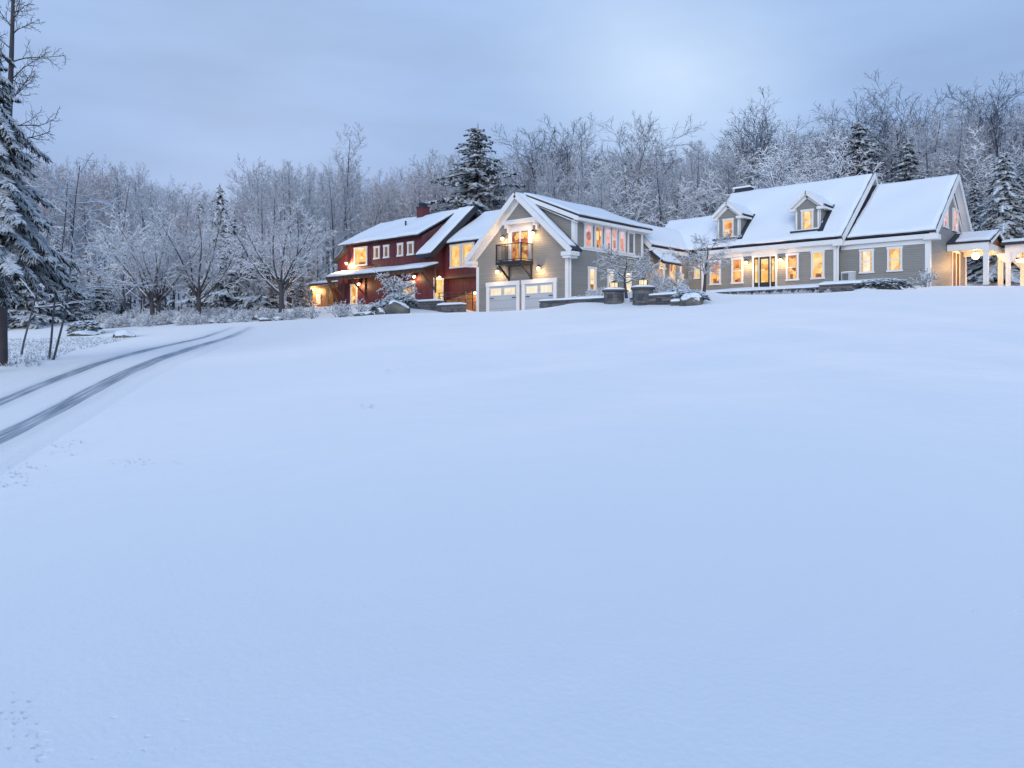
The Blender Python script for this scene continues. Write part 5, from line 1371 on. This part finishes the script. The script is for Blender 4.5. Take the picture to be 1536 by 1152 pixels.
# far wood: everything deeper in, one mass
far = bpy.data.meshes.new('far_wood'); FP = []; 
while len(FP) < 520:
    px = R.uniform(-250, 1800); t = 112+R.random()*75; FP.append((*pt(px, t), px, t))
Z = H(np.array([p[0] for p in FP]), np.array([p[1] for p in FP]))
far.from_pydata([(p[0], p[1], float(z)-.2) for p, z in zip(FP, Z)], [], [])
at = far.attributes.new('height', 'FLOAT', 'POINT')
at.data.foreach_set('value', [max(.35, min(1.7, ((HY-(np.interp(p[2], TLX, TLY)+R.uniform(22, 75)))/F*p[3]-z)/15.5)) for p, z in zip(FP, Z)])
fo = bpy.data.objects.new('far_wood', far); COL.objects.link(fo); tag(fo, 'dense mass of bare snowy trees filling the hillside far behind the houses', 'wood', kind='stuff')
src = bpy.data.collections.new('far_wood_kinds')
gn = bpy.data.node_groups.new('far_wood_nodes', 'GeometryNodeTree')
gn.interface.new_socket('Geometry', in_out='INPUT', socket_type='NodeSocketGeometry'); gn.interface.new_socket('Geometry', in_out='OUTPUT', socket_type='NodeSocketGeometry')
gi = gn.nodes.new('NodeGroupInput'); go = gn.nodes.new('NodeGroupOutput'); jn = gn.nodes.new('GeometryNodeJoinGeometry')
hn = gn.nodes.new('GeometryNodeInputNamedAttribute'); hn.data_type = 'FLOAT'; hn.inputs[0].default_value = 'height'
kinds = ['forest0', 'forest1', 'forest3', 'forest5']
bydist = {}
for o_ in scene.objects:
    if o_.name.startswith('crown') and o_.data.name.startswith('forest'): bydist.setdefault(o_.data.name, o_)
rnd = gn.nodes.new('FunctionNodeRandomValue'); rnd.data_type = 'INT'
[s for s in rnd.inputs if s.name == 'Min' and s.type == 'INT'][0].default_value = 0; [s for s in rnd.inputs if s.name == 'Max' and s.type == 'INT'][0].default_value = len(kinds)-1
rout = [s for s in rnd.outputs if s.type == 'INT'][0]
rr = gn.nodes.new('FunctionNodeRandomValue'); rr.data_type = 'FLOAT_VECTOR'
vi = [s for s in rr.inputs if s.type == 'VECTOR']; vi[0].default_value = (0, 0, 0); vi[1].default_value = (0, 0, 6.28)
rrout = [s for s in rr.outputs if s.type == 'VECTOR'][0]
for k, kd in enumerate(kinds):
    cmp = gn.nodes.new('FunctionNodeCompare'); cmp.data_type = 'INT'; cmp.operation = 'EQUAL'
    ii = [s for s in cmp.inputs if s.type == 'INT']; gn.links.new(rout, ii[0]); ii[1].default_value = k
    ip = gn.nodes.new('GeometryNodeInstanceOnPoints'); gn.links.new(gi.outputs[0], ip.inputs['Points']); gn.links.new(cmp.outputs[0], ip.inputs['Selection'])
    jj = gn.nodes.new('GeometryNodeJoinGeometry')
    crown = bydist[kd+'_crown']; trunk = [c for c in crown.parent.children if c.name.startswith('trunk')][0]
    for ob_ in (crown, trunk):
        oi = gn.nodes.new('GeometryNodeObjectInfo'); oi.inputs['Object'].default_value = ob_; gn.links.new(oi.outputs['Geometry'], jj.inputs[0])
    gn.links.new(jj.outputs[0], ip.inputs['Instance']); gn.links.new(hn.outputs[0], ip.inputs['Scale']); gn.links.new(rrout, ip.inputs['Rotation'])
    gn.links.new(ip.outputs[0], jn.inputs[0])
gn.links.new(jn.outputs[0], go.inputs[0])
md = fo.modifiers.new('far_wood', 'NODES'); md.node_group = gn
# ================================================================== SKY, LIGHT, CAMERA
w = bpy.data.worlds.new('World'); scene.world = w; w.use_nodes = True; nt = w.node_tree
bg = nt.nodes['Background']
sky = N(nt, 'ShaderNodeTexSky', sky_type='NISHITA'); sky.sun_disc = False; sky.sun_elevation = math.radians(12); sky.sun_rotation = math.radians(-60)
sky.sun_elevation = math.radians(14)
tc = N(nt, 'ShaderNodeTexCoord'); sp = N(nt, 'ShaderNodeSeparateXYZ'); nt.links.new(tc.outputs['Generated'], sp.inputs[0])
def nz(scale, vs, det=4):
    mp = N(nt, 'ShaderNodeMapping'); mp.inputs['Scale'].default_value = vs; nt.links.new(tc.outputs['Generated'], mp.inputs[0])
    n = N(nt, 'ShaderNodeTexNoise'); n.inputs['Scale'].default_value = scale; n.inputs['Detail'].default_value = det; nt.links.new(mp.outputs[0], n.inputs['Vector']); return n.outputs[0]
cloud = ramp(nt, sp.outputs[2], [(0.0, (.40, .54, .82)), (.16, (.29, .43, .715)), (.36, (.36, .52, .82)), (1.0, (.22, .385, .68))])
band = ramp(nt, nz(3.4, (1, 1, 4.2), 6), [(.30, .915), (.5, 1.0), (.68, 1.08)])
cloud = mixc(nt, 1.0, cloud, band, 'MULTIPLY')
# thin bright place in the overcast where the low sun sits behind cloud
def glow_at(px, py, sharp):
    r = (px-CX)/F; e = (HY-py)/F; v = Vector((FW[0]+RT[0]*r, FW[1]+RT[1]*r, e)).normalized()
    d = N(nt, 'ShaderNodeVectorMath', operation='DOT_PRODUCT'); nt.links.new(tc.outputs['Generated'], d.inputs[0]); d.inputs[1].default_value = v
    return math_(nt, 'POWER', math_(nt, 'MAXIMUM', d.outputs['Value'], 0.0), sharp)
gl = math_(nt, 'ADD', math_(nt, 'MULTIPLY', glow_at(1050, 165, 170), .72), math_(nt, 'MULTIPLY', glow_at(950, 60, 110), .5))
gl = math_(nt, 'MULTIPLY', gl, ramp(nt, nz(3.5, (1, 1, 2)), [(.3, .6), (.65, 1.1)]))
cloud = mixc(nt, math_(nt, 'MINIMUM', gl, 1.0), cloud, (.60, .76, 1.0))
addn = mixc(nt, 1.0, cloud, mixc(nt, 1.0, sky.outputs[0], (.003, .003, .003), 'MULTIPLY'), 'ADD')
nt.links.new(addn, bg.inputs[0]); bg.inputs[1].default_value = 1.0
sun = bpy.data.lights.new('sun', 'SUN'); sun.energy = 1.5; sun.angle = math.radians(40); sun.color = (.96, .97, 1)
so = bpy.data.objects.new('sun', sun); COL.objects.link(so)
az = YAW+math.radians(168)   # from behind the camera, right
dv = Vector((-math.sin(az), math.cos(az), .32)).normalized()
so.rotation_euler = dv.to_track_quat('Z', 'Y').to_euler()
cam = bpy.data.cameras.new('camera'); cam.sensor_width = 36; cam.lens = F/1536*36; cam.shift_y = -(576-HY)/1536; cam.clip_end = 4000; cam.clip_start = .1
co = bpy.data.objects.new('camera', cam); COL.objects.link(co); co.location = (0, 0, 0); co.rotation_euler = (PI/2, 0, YAW); scene.camera = co
scene.view_settings.view_transform = 'Standard'; scene.view_settings.look = 'None'; scene.view_settings.exposure = 0; scene.view_settings.gamma = 1
scene.cycles.max_bounces = 6; scene.cycles.diffuse_bounces = 3; scene.cycles.use_denoising = True
